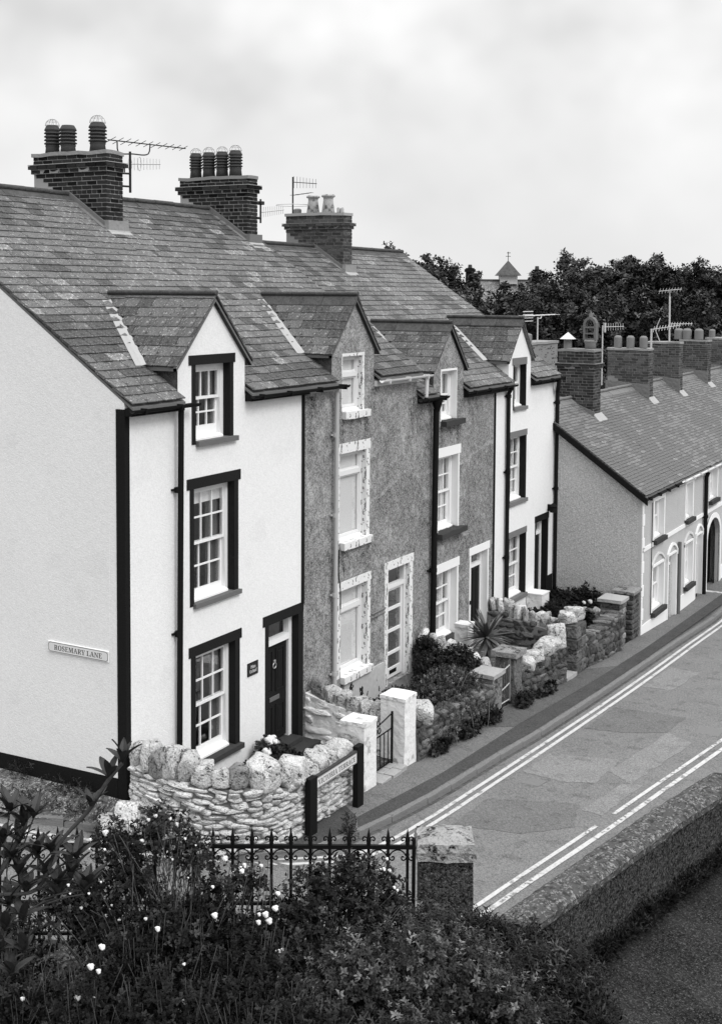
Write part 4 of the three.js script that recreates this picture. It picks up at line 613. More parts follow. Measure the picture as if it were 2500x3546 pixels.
{
  const far = new THREE.PlaneGeometry(1600, 1600, 1, 1).rotateX(-Math.PI / 2).translate(400, -2.7, -200); structure('ground', far, M.bank);
  const xs = [-9, -6, -4, -2, -1, 0, 1, 2, 4, 6, 9, 12, 15, 17.5, 21, 26, 34, 45];
  const road = structure('road', sheet(xs.map((x) => [x, -10]), xs.map((x) => [x, clamp(6.42 + 0.17 * x, 5.9, 7.4)]), yRoad, 9), M.asphalt);
  // worn patches and joints in the tarmac
  const rag = (pts, sd) => { const r = rng(sd), o = []; pts.forEach(([x, z], i) => { const [X, Z] = pts[(i + 1) % pts.length]; for (let k = 0; k < 9; k++) o.push([lerp(x, X, k / 9) + 0.05 * (r() - .5), lerp(z, Z, k / 9) + 0.05 * (r() - .5)]); }); return o; };
  const patch = (pts, m, k) => { const g = exY(rag(pts, Math.round(pts[0][0] * 77)), 0, 0.001); const p = g.attributes.position; for (let i = 0; i < p.count; i++) p.setY(i, p.getY(i) + yRoad(p.getX(i), p.getZ(i)) + 0.004 * k); g.computeVertexNormals(); const me = new THREE.Mesh(uvBox(g), m); me.name = 'tarmac_patch'; road.add(me); };
  patch([[6.15, 3.75], [7.35, 3.80], [7.75, 5.0], [6.30, 5.02], [6.05, 4.5]], M.asphaltLight, 1); patch([[7.0, 5.02], [9.9, 5.28], [9.5, 5.85], [6.6, 5.55]], M.asphaltLight, 1);
  patch([[12.9, 3.86], [15.0, 3.88], [14.9, 4.62], [13.0, 4.5]], M.asphaltLight, 1); patch([[9.2, 3.80], [11.0, 3.84], [11.1, 5.3], [9.9, 5.26], [9.4, 4.6]], M.asphaltDark, 1); patch([[3.2, 3.75], [4.6, 3.75], [5.2, 5.1], [4.2, 5.4], [3.5, 4.8]], M.asphaltDark, 1);
  patch([[4.95, 5.25], [6.5, 5.42], [6.7, 5.75], [4.9, 5.6]], M.asphaltLight, 1);
  for (const [x, z, w, l] of [[10.2, 5.7, 0.45, 0.45], [5.6, 3.95, 0.3, 0.3]]) { const me = new THREE.Mesh(uvBox(exY([[x, z], [x + l, z + 0.05], [x + l, z + w + 0.05], [x, z + w]], 0, 0.003)), M.midTrim); me.position.y = yRoad(x + l / 2, z + w / 2) + 0.006; me.name = 'drain_cover'; road.add(me); }
  const strip = (pts, w, m, y, name, parent, breaks) => { // painted line of width w along a polyline
    const cv = new THREE.CatmullRomCurve3(pts.map(([x, z]) => V(x, 0, z)), false, 'centripetal'), n = 90, a = [], b = [], r = rng(Math.round(pts[0][0] * 100));
    for (let i = 0; i <= n; i++) { const p = cv.getPointAt(i / n), t = cv.getTangentAt(i / n), wob = 0.006 * (r() - 0.5); a.push([p.x - t.z * (w / 2 + wob), p.z + t.x * (w / 2 + wob)]); b.push([p.x + t.z * (w / 2), p.z - t.x * (w / 2)]); }
    const segs = breaks || [[0, 1]];
    segs.forEach(([s, e]) => { const i0 = Math.round(s * n), i1 = Math.round(e * n); const me = new THREE.Mesh(uvBox(sheet(a.slice(i0, i1 + 1), b.slice(i0, i1 + 1), (x, z) => yRoad(x, z) + y)), m); me.name = name; parent.add(me); });
  };
  strip([[-2.6, -6], [-1.45, -1.9], [-1.10, -0.72], [-0.86, -0.14], [-0.43, 0.96], [0.17, 1.86], [0.50, 2.33], [0.85, 2.76], [1.31, 3.20], [1.90, 3.37], [3.11, 3.49], [5.19, 3.57], [8.50, 3.67], [13.71, 3.78], [24, 3.80]], 0.075, M.line, 0.008, 'painted_line', road);
  strip([[-2.45, -6], [-1.30, -1.9], [-0.98, -0.75], [-0.72, -0.2], [-0.28, 0.88], [0.31, 1.74], [0.62, 2.2], [0.97, 2.62], [1.38, 3.04], [1.95, 3.21], [3.14, 3.33], [5.20, 3.41], [8.50, 3.51], [13.71, 3.62], [24, 3.64]], 0.075, M.line, 0.008, 'painted_line', road);
  strip([[-0.6, 5.30], [0.52, 5.40], [1.65, 5.52], [4.37, 5.86], [6.67, 6.11], [9.46, 6.42], [14, 6.9]], 0.085, M.line, 0.008, 'painted_line', road);
  strip([[-0.6, 5.12], [0.53, 5.21], [1.67, 5.33], [4.40, 5.66], [6.70, 5.91], [9.5, 6.22], [14, 6.7]], 0.07, M.line, 0.008, 'painted_line', road, [[0, 0.165], [0.17, 0.285], [0.29, 0.34], [0.385, 1]]);
  strip(KERB.slice(4).map(([x, z], k, a) => { const n = a[Math.min(k + 1, a.length - 1)], p = a[Math.max(0, k - 1)], dx = n[0] - p[0], dz = n[1] - p[1], l = Math.hypot(dx, dz); return [x - dz / l * 0.045, z + dx / l * 0.045]; }), 0.085, M.gutterDirt, 0.004, 'gutter_dirt', road);
  // pavement with patched surfaces and its kerb stones
  const pv = (x, z) => yPave(x) + lane(x, z) + 0.25 * (1 - sst(-0.75, -0.05, x)) * 0, bankY = (x, z) => yPave(x) + lane(x, z) + (1 - sst(-0.55, 0.0, -x)) * 0.0;
  const cut = KERB.findIndex(([x, z]) => z > 0.7);
  const pave = structure('pavement', sheet(KERB.slice(cut), BACKLINE.slice(cut), (x, z) => yPave(x) + lane(x, z), 4), M.pave);
  // grassy bank rising to the foot of the gable wall
  const bk = KERB.slice(0, cut + 1), bb = BACKLINE.slice(0, cut + 1);
  { const g = sheet(bk, bb, (x, z) => { const kx = interp(z, bk.map((p) => p[1]), bk.map((p) => p[0])), t = clamp((x - kx) / (-0.05 - kx)); return lerp(yPave(x) + lane(x, z), z < 0 ? -0.28 : lerp(-0.28, yPave(0) + 0.1, clamp(z / 0.7)), Math.pow(t, 1.3)) + 0.03 * (n3(x * 5, 0, z * 5) - 0.5) * Math.sin(Math.PI * t); }, 7); structure('bank', g, M.bank); }
  const kc = new THREE.CatmullRomCurve3(KERB.slice(2).map(([x, z]) => V(x, 0, z)), false, 'centripetal'), len = kc.getLength(), r = rng(9);
  for (let s = 0; s < len - 14;) {
    const l = 0.75 + 0.3 * r(), a = kc.getPointAt(s / len), b = kc.getPointAt(Math.min(1, (s + l) / len)), c = a.clone().add(b).multiplyScalar(0.5), d = b.clone().sub(a), L = d.length(); d.normalize(); s += l;
    const ya = yPave(a.x) + lane(a.x, a.z), yb = yPave(b.x) + lane(b.x, b.z), m = new THREE.Mesh(KST, M.kerb); m.name = 'kerb_stone'; const u = V(b.x - a.x, yb - ya, b.z - a.z).normalize(), n = V(-u.z, 0, u.x).normalize();
    m.matrix.copy(basis(V(c.x, (ya + yb) / 2 - 0.07, c.z).addScaledVector(n, -0.028), u, V(0, 1, 0), n, L - 0.012, 0.16, 0.095)); m.matrix.decompose(m.position, m.quaternion, m.scale); pave.add(m);
  }
  const pp = (pts, m, k) => { const g = exY(pts, 0, 0.001), p = g.attributes.position; for (let i = 0; i < p.count; i++) p.setY(i, p.getY(i) + yPave(p.getX(i)) + lane(p.getX(i), p.getZ(i)) + 0.004 * k); g.computeVertexNormals(); const me = new THREE.Mesh(uvBox(g), m); me.name = 'tarmac_patch'; pave.add(me); };
  pp([[0.45, 1.95], [0.9, 2.33], [1.3, 2.56], [2.05, 2.70], [2.45, 2.50], [2.9, 1.96], [1.2, 1.95]], M.paveDark, 1);
  pp([[2.45, 2.50], [2.1, 2.71], [2.65, 2.81], [4.0, 2.95], [6.76, 3.07], [8.07, 3.16], [11.93, 3.26], [15.0, 3.29], [24.0, 3.34], [24.0, 2.98], [16.27, 2.96], [12, 2.9], [8.3, 2.75], [5.06, 2.72]], M.paveDark, 1);
  pp([[7.6, 1.96], [8.2, 2.74], [12, 2.89], [14, 2.94], [13.2, 2.35], [11, 2.2]], M.paveMid, 1.5); pp([[24.05, 2.44], [24.25, 2.44], [24.25, 3.3], [24.05, 3.3]], M.line, 2);
  // lower tarmac in front, beyond the copestone wall
  structure('path', sheet([[-6, 6.4], [0, 6.55], [6, 8.0], [14, 10]], [[-6, 20], [0, 20], [6, 20], [14, 20]], (x, z) => -1.1 + 0.02 * (n3(x * 0.8, 1, z * 0.8) - 0.5), 6), M.tarmac);
  // front gardens
  structure('yard_ground', [bx(0.05, 4.9, -1.6, -0.93, 0.0, 1.8), bx(4.9, 9.3, -1.7, -1.0, 0, 1.9), bx(9.4, 13.2, -1.8, -1.08, 0, 2.0), bx(13.2, 17.4, -2, -1.2, 0, 2.2)], M.soil);
}

// ---------------------------------------------------------------- stones and walls
function soft(g, amp, fr, seed) { g.deleteAttribute('normal'); g.deleteAttribute('uv'); return uvBox(crumple(mergeVertices(g, 1e-4), amp, fr, seed)); }
function rockGeo(seed, detail, cuts, amp) { // a broken stone: a ball cut down by flat faces, then roughened
  const r = rng(seed), pl = []; for (const a of [0, 1, 2]) for (const sg of [-1, 1]) { const n = V((r() - .5) * .34, (r() - .5) * .34, (r() - .5) * .34); n.setComponent(a, sg); pl.push([n.normalize(), 0.43 + 0.07 * r()]); }
  for (let k = 0; k < cuts; k++) { const n = V(r() - .5, r() - .5, r() - .5).normalize(); pl.push([n, 0.42 + 0.16 * r()]); }
  const g = new THREE.IcosahedronGeometry(1, detail); g.deleteAttribute('normal'); g.deleteAttribute('uv'); const m = mergeVertices(g, 1e-4), p = m.attributes.position;
  for (let i = 0; i < p.count; i++) { const v = V(p.getX(i), p.getY(i), p.getZ(i)).normalize(); let d = 9; for (const [n, c] of pl) { const q = n.dot(v); if (q > 0.05) d = Math.min(d, c / q); } v.multiplyScalar(Math.min(d, 0.72)); p.setXYZ(i, v.x, v.y, v.z); }
  crumple(m, amp, 2.6, seed); if (detail > 1) { crumple(m, amp * 0.55, 7, seed + 3); crumple(m, amp * 0.3, 17, seed + 5); }
  return uvBox(m);
}
const STONES = Array.from({ length: 10 }, (_, k) => rockGeo(1300 + k, 3, 4, 0.022));
const BOULDERS = Array.from({ length: 9 }, (_, k) => rockGeo(1400 + k, 6, 7, 0.03));
function stoneWall(T, { path, yb, yt, thick, h, l, mats, core, seed, gap = 0.012, limit = 300, flatEnd, o9 }) {
  const cv = new THREE.CatmullRomCurve3(path.map(([x, z]) => V(x, 0, z)), false, 'centripetal'), L = cv.getLength(), r = rng(seed), N = 40, w = thick / 2 - (flatEnd ?? 0.015);
  const pl = [], pr = []; for (let i = 0; i <= N; i++) { const p = cv.getPointAt(i / N), t = cv.getTangentAt(i / N); pl.push([p.x - t.z * w, p.z + t.x * w, i / N]); pr.push([p.x + t.z * w, p.z - t.x * w, i / N]); }
  const tri = []; const Y = (s) => yt(s) - 0.04; // mortar core
  for (let i = 0; i < N; i++) { const a = pl[i], b = pl[i + 1], c = pr[i + 1], d = pr[i], q = (A, B, C, D) => tri.push(...A, ...B, ...C, ...A, ...C, ...D), u = (p, y) => [p[0], y, p[1]], y0 = yb(i / N) - 0.3, y1 = yb((i + 1) / N) - 0.3, t0 = Y(i / N), t1 = Y((i + 1) / N); q(u(a, y0), u(b, y1), u(b, t1), u(a, t0)); q(u(c, y1), u(d, y0), u(d, t0), u(c, t1)); q(u(a, t0), u(b, t1), u(c, t1), u(d, t0)); if (i === 0) q(u(d, y0), u(a, y0), u(a, t0), u(d, t0)); if (i === N - 1) q(u(b, y1), u(c, y1), u(c, t1), u(b, t1)); }
  const g = new THREE.BufferGeometry(); g.setAttribute('position', new THREE.BufferAttribute(new Float32Array(tri), 3)); g.computeVertexNormals(); const body = T.add('mortar', g, core);
  let n = 0; const bin = [];
  const ymin = Math.min(yb(0), yb(1), yb(0.5)), ymax = Math.max(yt(0), yt(1), yt(0.5), yt(0.25), yt(0.75));
  for (let y = ymin; y < ymax;) {
    const hh = h * (0.7 + 0.6 * r());
    for (let s = -r() * l; s < L;) {
      const ll = l * (0.4 + 1.2 * r() * r() + 0.25 * r()), a = Math.max(0, s), b = Math.min(L, s + ll); s += ll; if (b - a < 0.05) continue;
      const sm = (a + b) / 2 / L, yc = y + hh / 2; if (yc < yb(sm) - 0.02 || yc > yt(sm) - hh * 0.2) continue;
      const p = cv.getPointAt(sm), t = cv.getTangentAt(sm), pitch = (yb(Math.min(1, sm + 0.05)) - yb(Math.max(0, sm - 0.05))) / (L * 0.1);
      const u = V(t.x, pitch * 0.7 + (r() - 0.5) * 0.28, t.z).normalize(), nn = V(-t.z, 0, t.x), v = V().crossVectors(nn, u).normalize();
      const m = basis(V(p.x, yc + (r() - 0.5) * hh * 0.35, p.z).addScaledVector(nn, (r() - 0.5) * 0.035), u, v, nn.normalize(), (b - a) * 1.10 - gap, hh * (0.85 + 0.65 * r()) - gap, thick * 1.10 + 0.05 * r());
      if (n++ < limit) T.put('stone', pick(r, STONES), pick(r, mats), m, body); else bin.push(pick(r, STONES).clone().applyMatrix4(m));
    }
    y += hh;
  }
  if (o9) for (let s = 0.02; s < 0.98;) { const w = (0.12 + 0.16 * r()); const p = cv.getPointAt(Math.min(1, s + w / 2 / L)), t = cv.getTangentAt(Math.min(1, s + w / 2 / L)); if (n++ < limit) T.put('stone', pick(r, STONES), pick(r, mats), basis(V(p.x, yt(s) - 0.02 + 0.04 * r(), p.z), V(t.x, (r() - .5) * .3, t.z).normalize(), V(0, 1, 0), V(-t.z, 0, t.x).normalize(), w * 1.1, 0.10 + 0.08 * r(), thick * (0.8 + 0.4 * r())), body); s += w / L; }
  if (bin.length) stuff(T.add('stonework', bin, mats[0], body, true));
  return { cv, L, body };
}
function boulder(T, parent, x, y, z, sx, sy, sz, turn, mat, k, name = 'cope_stone') { const q = new THREE.Quaternion().setFromEuler(new THREE.Euler(0.2 * Math.sin(k * 5), turn, 0.25 * Math.sin(k * 3))); return T.put(name, BOULDERS[k % BOULDERS.length], mat, new THREE.Matrix4().compose(V(x, y, z), q, V(sx * 1.04, sy * 1.06, sz * 1.06)), parent); }
{ // whitewashed curved wall in front of house 1
  const T = new Thing('garden_wall', 'curved whitewashed rubble wall topped with big rounded boulders at the street corner', 'wall', [0.5, -0.85, 1.8], 'garden walls of the terrace');
  const path = [[0.02, 0.18], [-0.02, 0.8], [0.12, 1.4], [0.45, 1.82], [1.0, 2.0], [1.9, 1.96], [3.42, 1.88]];
  const yt = (s) => interp(s, [0, 0.15, 0.35, 0.5, 0.7, 1], [0.30, 0.26, 0.18, 0.0, -0.24, -0.42]), yb = (s) => interp(s, [0, 0.3, 1], [-0.5, -0.8, -0.97]);
  const W = stoneWall(T, { path, yb, yt, thick: 0.34, h: 0.078, l: 0.29, mats: M.wash, core: M.midTrim, seed: 601, limit: 298, gap: 0.0, flatEnd: 0.035 });
  const r = rng(602), cp = [[0.015, .30, .34, .3], [0.06, .24, .40, .32], [0.105, .28, .30, .34], [0.15, .24, .42, .36], [0.195, .22, .36, .3], [0.24, .34, .26, .36], [0.295, .28, .22, .30], [0.35, .30, .30, .36], [0.425, .46, .40, .44], [0.505, .24, .26, .34], [0.565, .50, .40, .44], [0.64, .32, .34, .38], [0.69, .22, .24, .32], [0.735, .26, .36, .38], [0.785, .22, .38, .36], [0.835, .26, .28, .34], [0.89, .40, .44, .42], [0.955, .28, .40, .36], [0.99, .18, .30, .3]];
  cp.forEach(([s, a, b, c], k) => { const p = W.cv.getPointAt(s), t = W.cv.getTangentAt(s); boulder(T, W.body, p.x, yt(s) + b * 0.42, p.z, a * 1.05, b * 1.1, c, Math.atan2(-t.z, t.x) + (r() - 0.5) * 0.9, k % 5 === 2 ? M.dark[3] : M.rock[k % 3], k); });
  for (let k = 0; k < 6; k++) { const s = 0.10 + k * 0.155, p = W.cv.getPointAt(Math.min(1, s)); boulder(T, W.body, p.x, yt(s) + 0.06, p.z + 0.08, 0.2, 0.14, 0.2, k, M.rock[k % 3], k + 3, 'packing_stone'); }
  boulder(T, W.body, -0.22, -0.42, 0.25, 0.42, 0.44, 0.36, 0.3, M.wash[0], 2, 'cope_stone'); boulder(T, W.body, -0.42, -0.52, 0.02, 0.36, 0.22, 0.3, 0.9, M.rock[0], 5, 'cope_stone');
  // dark blocked drain hole in the wall
  T.add('niche', [bx(-0.28, -0.22, -0.62, -0.28, 0.62, 0.92), bx(-0.24, -0.10, -0.66, -0.62, 0.58, 0.96), bx(-0.26, -0.10, -0.28, -0.24, 0.58, 0.96)], M.sillDark);
}
function pier(name, label, x0, x1, z0, z1, y0, y1, mat, cap, group, r = 0.02) {
  const T = new Thing(name, label, 'gatepost', [(x0 + x1) / 2, y0, (z0 + z1) / 2], group);
  const g = new THREE.BoxGeometry(x1 - x0, y1 - y0 + 0.2, z1 - z0, 4, 10, 4); crumple(g, 0.012, 5, x0 * 3); T.add('shaft', g.translate((x0 + x1) / 2, (y0 - 0.2 + y1) / 2, (z0 + z1) / 2), mat);
  if (cap) { const [o, h, m] = cap; const c = new THREE.BoxGeometry(x1 - x0 + 2 * o, h, z1 - z0 + 2 * o, 5, 2, 5); const p = c.attributes.position; for (let i = 0; i < p.count; i++) if (p.getY(i) > 0) p.setY(i, p.getY(i) + 0.03 - 0.06 * Math.max(Math.abs(p.getX(i)) / (x1 - x0 + 2 * o), Math.abs(p.getZ(i)) / (z1 - z0 + 2 * o))); T.add('cap', crumple(c, 0.010, 7, x1).translate((x0 + x1) / 2, y1 + h / 2, (z0 + z1) / 2), m); }
  return T;
}
pier('gatepost', 'white painted square gatepost left of the small iron gate, beside the street sign', 3.45, 3.87, 1.62, 2.06, -1.0, 0.10, M.postPaint, [0.012, 0.06, M.postPaint], 'gateposts');
pier('gatepost', 'taller looking white painted gatepost right of the small iron gate', 4.87, 5.30, 1.60, 2.07, -1.06, 0.12, M.postPaint, [0.012, 0.06, M.postPaint], 'gateposts');
{ // iron gate with scroll top
  const T = new Thing('iron_gate', 'small black iron gate with scrolled top between the two white gateposts', 'gate', [4.37, -0.98, 1.86]), z = 1.86;
  T.add('stile', rod(V(4.80, -0.98, z), V(4.80, -0.05, z), 0.022), M.iron); T.add('stile', rod(V(3.95, -0.98, z), V(3.95, -0.20, z), 0.014), M.iron);
  T.add('rail', rod(V(3.95, -0.92, z), V(4.80, -0.92, z), 0.012), M.iron); T.add('rail', rod(V(3.95, -0.36, z), V(4.80, -0.34, z), 0.012), M.iron); T.add('rail', rod(V(3.95, -0.22, z), V(4.80, -0.08, z), 0.012), M.iron);
  for (let k = 1; k < 6; k++) T.add('bar', rod(V(3.95 + 0.142 * k, -0.92, z), V(3.95 + 0.142 * k, -0.34, z), 0.009), M.iron);
  for (const [x, y] of [[4.10, -0.27], [4.22, -0.25], [4.16, -0.16], [4.34, -0.26], [4.30, -0.12]]) T.add('scroll', new THREE.TorusGeometry(0.045, 0.009, 5, 14).translate(x, y, z), M.iron);
}
{ const T = new Thing('gate_step', 'pale flagstone step on the pavement between the white gateposts', 'step', [4.4, -0.99, 2.0]); const r = rng(5); for (const [a, b, c, d] of [[3.92, 4.28, 1.72, 2.14], [4.30, 4.56, 1.72, 1.95], [4.30, 4.60, 1.965, 2.16], [4.58, 4.84, 1.72, 1.95], [4.62, 4.84, 1.965, 2.14]]) T.add('flagstone', rbx(a, b, -1.06, -0.955 - 0.012 * r(), c, d, 0.012), M.paleStone); }
{ // whitewashed party wall of the first garden
  const T = new Thing('garden_wall', 'whitewashed dividing wall between the first two front gardens with rough stones on top', 'wall', [5.05, -0.95, 0.8], 'garden walls of the terrace');
  const W = stoneWall(T, { path: [[5.06, 0.02], [5.08, 0.8], [5.08, 1.6]], yb: () => -1.0, yt: (s) => interp(s, [0, 0.3, 1], [-0.02, -0.14, -0.30]), thick: 0.3, h: 0.15, l: 0.5, mats: [M.postPaint, M.whiteSoft], core: M.postPaint, seed: 611, gap: 0.002, flatEnd: -0.004 });
  [[0.24, -0.02, .30, .34], [0.50, -0.08, .26, .28], [0.72, -0.14, .30, .30], [0.98, -0.17, .34, .28], [1.22, -0.2, .32, .3], [1.45, -0.2, .3, .34]].forEach(([z, y, a, b], k) => boulder(T, W.body, 5.08, y + 0.02, z, a, b, 0.28, k, k === 0 ? M.dark[3] : M.rock[k % 3], k + 2));
}
{ // front wall of the second garden, mostly under the bush
  const T = new Thing('garden_wall', 'dark rubble front wall half hidden under the hedge beside the tall white gatepost', 'wall', [7, -1.15, 2.1], 'garden walls of the terrace');
  stoneWall(T, { path: [[5.31, 1.95], [6.7, 2.0], [8.42, 2.08]], yb: (s) => lerp(-1.06, -1.22, s), yt: (s) => lerp(-0.45, -0.6, s), thick: 0.36, h: 0.17, l: 0.34, mats: M.dark, core: M.dark[0], seed: 621, o9: true });
  boulder(T, T.g.children[0], 5.75, -0.32, 2.0, 0.46, 0.3, 0.36, 0.4, M.rock[1], 3);
}
pier('gatepost', 'rubble gatepost with a pale flat capstone at the end of the hedge', 8.42, 8.90, 1.75, 2.18, -1.22, -0.42, M.dark[2], [0.05, 0.08, M.paleStone], 'gateposts');
pier('gatepost', 'roughcast gatepost with lichened square slab cap right of the thin wire gate', 9.62, 10.05, 1.72, 2.15, -1.28, -0.30, M.dark[1], [0.07, 0.10, M.copeStone], 'gateposts');
{ const T = new Thing('iron_gate', 'thin rusty iron gate between the flat capped gateposts by the hedge', 'gate', [9.25, -1.2, 2.05]), z = 2.06; T.add('stile', rod(V(9.58, -1.2, z), V(9.58, -0.22, z), 0.028), M.midTrim); T.add('stile', rod(V(8.98, -1.2, z), V(8.98, -0.62, z), 0.015), M.midTrim);
  T.add('rail', tube([V(8.96, -0.62, z), V(9.2, -0.50, z), V(9.58, -0.44, z)], 0.016), M.pipeGrey); T.add('rail', tube([V(8.98, -0.88, z), V(9.3, -0.86, z), V(9.58, -0.82, z)], 0.014), M.pipeGrey); T.add('rail', rod(V(8.98, -1.14, z), V(9.58, -1.16, z), 0.014), M.pipeGrey);
  for (let k = 1; k < 6; k++) T.add('bar', rod(V(8.98 + 0.1 * k, -1.16, z), V(8.98 + 0.1 * k, -0.42 + 0.1 * (k % 2), z), 0.007), M.midTrim); }
{ // third garden front wall with white boulders, opening at its end
  const T = new Thing('garden_wall', 'rubble front wall crowned with pale boulders right of the thin iron gate', 'wall', [11, -1.3, 2.2], 'garden walls of the terrace');
  const W = stoneWall(T, { path: [[10.06, 1.98], [11, 2.12], [11.95, 2.28]], yb: (s) => lerp(-1.29, -1.39, s), yt: (s) => lerp(-0.72, -0.62, s), thick: 0.36, h: 0.16, l: 0.26, mats: M.dark, core: M.dark[0], seed: 631, o9: true });
  [[10.36, 2.08, -0.62, .36, .30], [10.66, 2.12, -0.54, .34, .28], [10.95, 2.14, -0.52, .30, .30], [11.22, 2.18, -0.48, .32, .28], [11.47, 2.22, -0.48, .28, .30], [11.76, 2.26, -0.34, .42, .46]].forEach(([x, z, y, a, b], k) => boulder(T, W.body, x, y, z, a, b, 0.42, k, M.rock[(k + 1) % 3], k));
}
{ const T = new Thing('entrance_step', 'pale slab step in the gap of the garden wall before the dark stone pillar', 'step', [12.3, -1.38, 2.25]); T.add('slab', crumple(new THREE.BoxGeometry(0.62, 0.08, 0.5, 4, 1, 4), 0.012, 5, 3).translate(12.28, -1.36, 2.2), M.paleStone); T.add('riser', bx(11.99, 12.58, -1.7, -1.40, 1.4, 1.96), M.dark[0]); }
{ const T = pier('stone_pillar', 'dark stone pillar with a pale boulder on its top beside the garden entrance', 12.60, 13.22, 1.82, 2.42, -1.42, -0.30, M.dark[0], null, 'gateposts'); T.g.userData.category = 'pillar'; const r = rng(8); for (let j = 0; j < 4; j++) for (const [a, b] of [[12.585, 12.90], [12.92, 13.235]]) T.add('stone', crumple(rbx(a, b - 0.01 * r(), -1.40 + j * 0.27, -1.15 + j * 0.27, 1.80 - 0.01 * r(), 2.44, 0.03), 0.02, 6, j + a), M.dark[(j + (a > 12.8 ? 1 : 0)) % 2]); boulder(T, T.g, 12.82, -0.18, 2.1, 0.48, 0.28, 0.40, 0.3, M.rock[0], 1); boulder(T, T.g, 13.14, -0.16, 2.14, 0.36, 0.3, 0.4, 1.3, M.rock[2], 4); }
{ // fourth garden front wall, stepping down
  const T = new Thing('garden_wall', 'lichened rubble front wall sloping down from the dark pillar towards the cottages', 'wall', [14.5, -1.5, 2.4], 'garden walls of the terrace');
  stoneWall(T, { path: [[13.22, 2.22], [14.4, 2.3], [15.6, 2.36]], yb: (s) => lerp(-1.45, -1.56, s), yt: (s) => interp(s, [0, 0.3, 1], [-0.78, -0.80, -0.62]), thick: 0.36, h: 0.19, l: 0.26, mats: M.dark, core: M.dark[0], seed: 641, o9: true });
}
{ const T = pier('stone_pillar', 'rubble pillar with a flat pale capstone before the cottage gable', 15.6, 16.1, 1.98, 2.45, -1.57, -0.42, M.dark[1], [0.07, 0.08, M.paleStone], 'gateposts'); T.g.userData.category = 'pillar'; const r = rng(18); for (let j = 0; j < 7; j++) for (const [a, b] of [[15.585, 15.85], [15.86, 16.115]]) T.add('stone', crumple(rbx(a, b, -1.55 + j * 0.16, -1.405 + j * 0.16, 1.965, 2.465, 0.03), 0.02, 6, j + a), M.dark[(j * 2 + (a > 15.8 ? 1 : 0)) % 4]); }
{ const T = pier('stone_pillar', 'darker layered stone pillar with thin slab top against the cottage corner', 16.75, 17.3, 1.95, 2.42, -1.64, -0.45, M.dark[0], [0.06, 0.07, M.copeStone], 'gateposts'); T.g.userData.category = 'pillar'; for (let j = 0; j < 9; j++) T.add('stone', crumple(rbx(16.72 - 0.02 * (j % 2), 17.32, -1.60 + j * 0.127, -1.49 + j * 0.127, 1.93, 2.45, 0.03), 0.022, 6, j), M.dark[(j * 3) % 3]); }
{ // dividing walls of the third and fourth gardens
  let T = new Thing('garden_wall', 'dividing wall of pale upright stones running out from the grey house beside its white gate pier', 'wall', [9.45, -1, 0.8], 'garden walls of the terrace');
  let W = stoneWall(T, { path: [[9.46, 0.02], [9.5, 0.8], [9.5, 1.65]], yb: () => -1.05, yt: (s) => lerp(-0.30, -0.62, s), thick: 0.3, h: 0.16, l: 0.26, mats: [M.rock[0], M.rock[1], M.dark[3], M.wash[1]], core: M.dark[0], seed: 651 });
  for (let k = 0; k < 8; k++) boulder(T, W.body, 9.49, lerp(-0.12, -0.50, k / 7), 0.14 + k * 0.2, 0.26, 0.34, 0.2, k, k % 3 ? M.rock[k % 3] : M.wash[0], k);
  T = new Thing('garden_wall', 'dark dividing wall with a row of pale upright cope stones beyond the spiky palm', 'wall', [13.3, -1.2, 1], 'garden walls of the terrace');
  W = stoneWall(T, { path: [[13.25, 0.02], [13.25, 0.9], [13.2, 1.8]], yb: () => -1.3, yt: (s) => lerp(-0.34, -0.60, s), thick: 0.34, h: 0.12, l: 0.28, mats: M.dark.slice(0, 3), core: M.mortarDark, seed: 661 });
  for (let k = 0; k < 11; k++) boulder(T, W.body, 13.25, lerp(-0.22, -0.52, k / 10), 0.12 + k * 0.165, 0.30, 0.30 + 0.06 * (k % 3), 0.15, k * 0.7, k % 3 === 1 ? M.wash[k % 3] : M.rock[k % 3], k + 1);
  T = new Thing('garden_wall', 'farther low dividing wall with ragged pale stones below the cottage gable', 'wall', [16.6, -1.3, 0.8], 'garden walls of the terrace');
  W = stoneWall(T, { path: [[16.4, 0.1], [16.35, 1.0], [16.2, 1.9]], yb: () => -1.4, yt: (s) => lerp(-0.98, -0.98, s), thick: 0.3, h: 0.13, l: 0.24, mats: M.dark.slice(1), core: M.mortarDark, seed: 671 });
  for (let k = 0; k < 11; k++) boulder(T, W.body, 16.36, -0.94, 0.15 + k * 0.165, 0.28, 0.2 + 0.06 * (k % 2), 0.16, k * 0.9, k % 2 ? M.rock[k % 3] : M.dark[3], k);
}
pier('gatepost', 'slim white pier with a small pyramid cap standing before the grey house door', 10.42, 10.74, 0.42, 0.72, -1.1, -0.06, M.postPaint, [0.02, 0.07, M.postPaint], 'gateposts');
{ const T = new Thing('step_block', 'white painted block beside the far white house doorway', 'step', [15.8, -1.2, 0.3]); T.add('block', crumple(new THREE.BoxGeometry(0.5, 0.6, 0.42, 3, 3, 3), 0.012, 5, 2).translate(15.86, -0.78, 0.22), M.postPaint); T.add('top', bx(15.6, 16.12, -0.478, -0.45, 0.0, 0.45), M.whitePaint); }

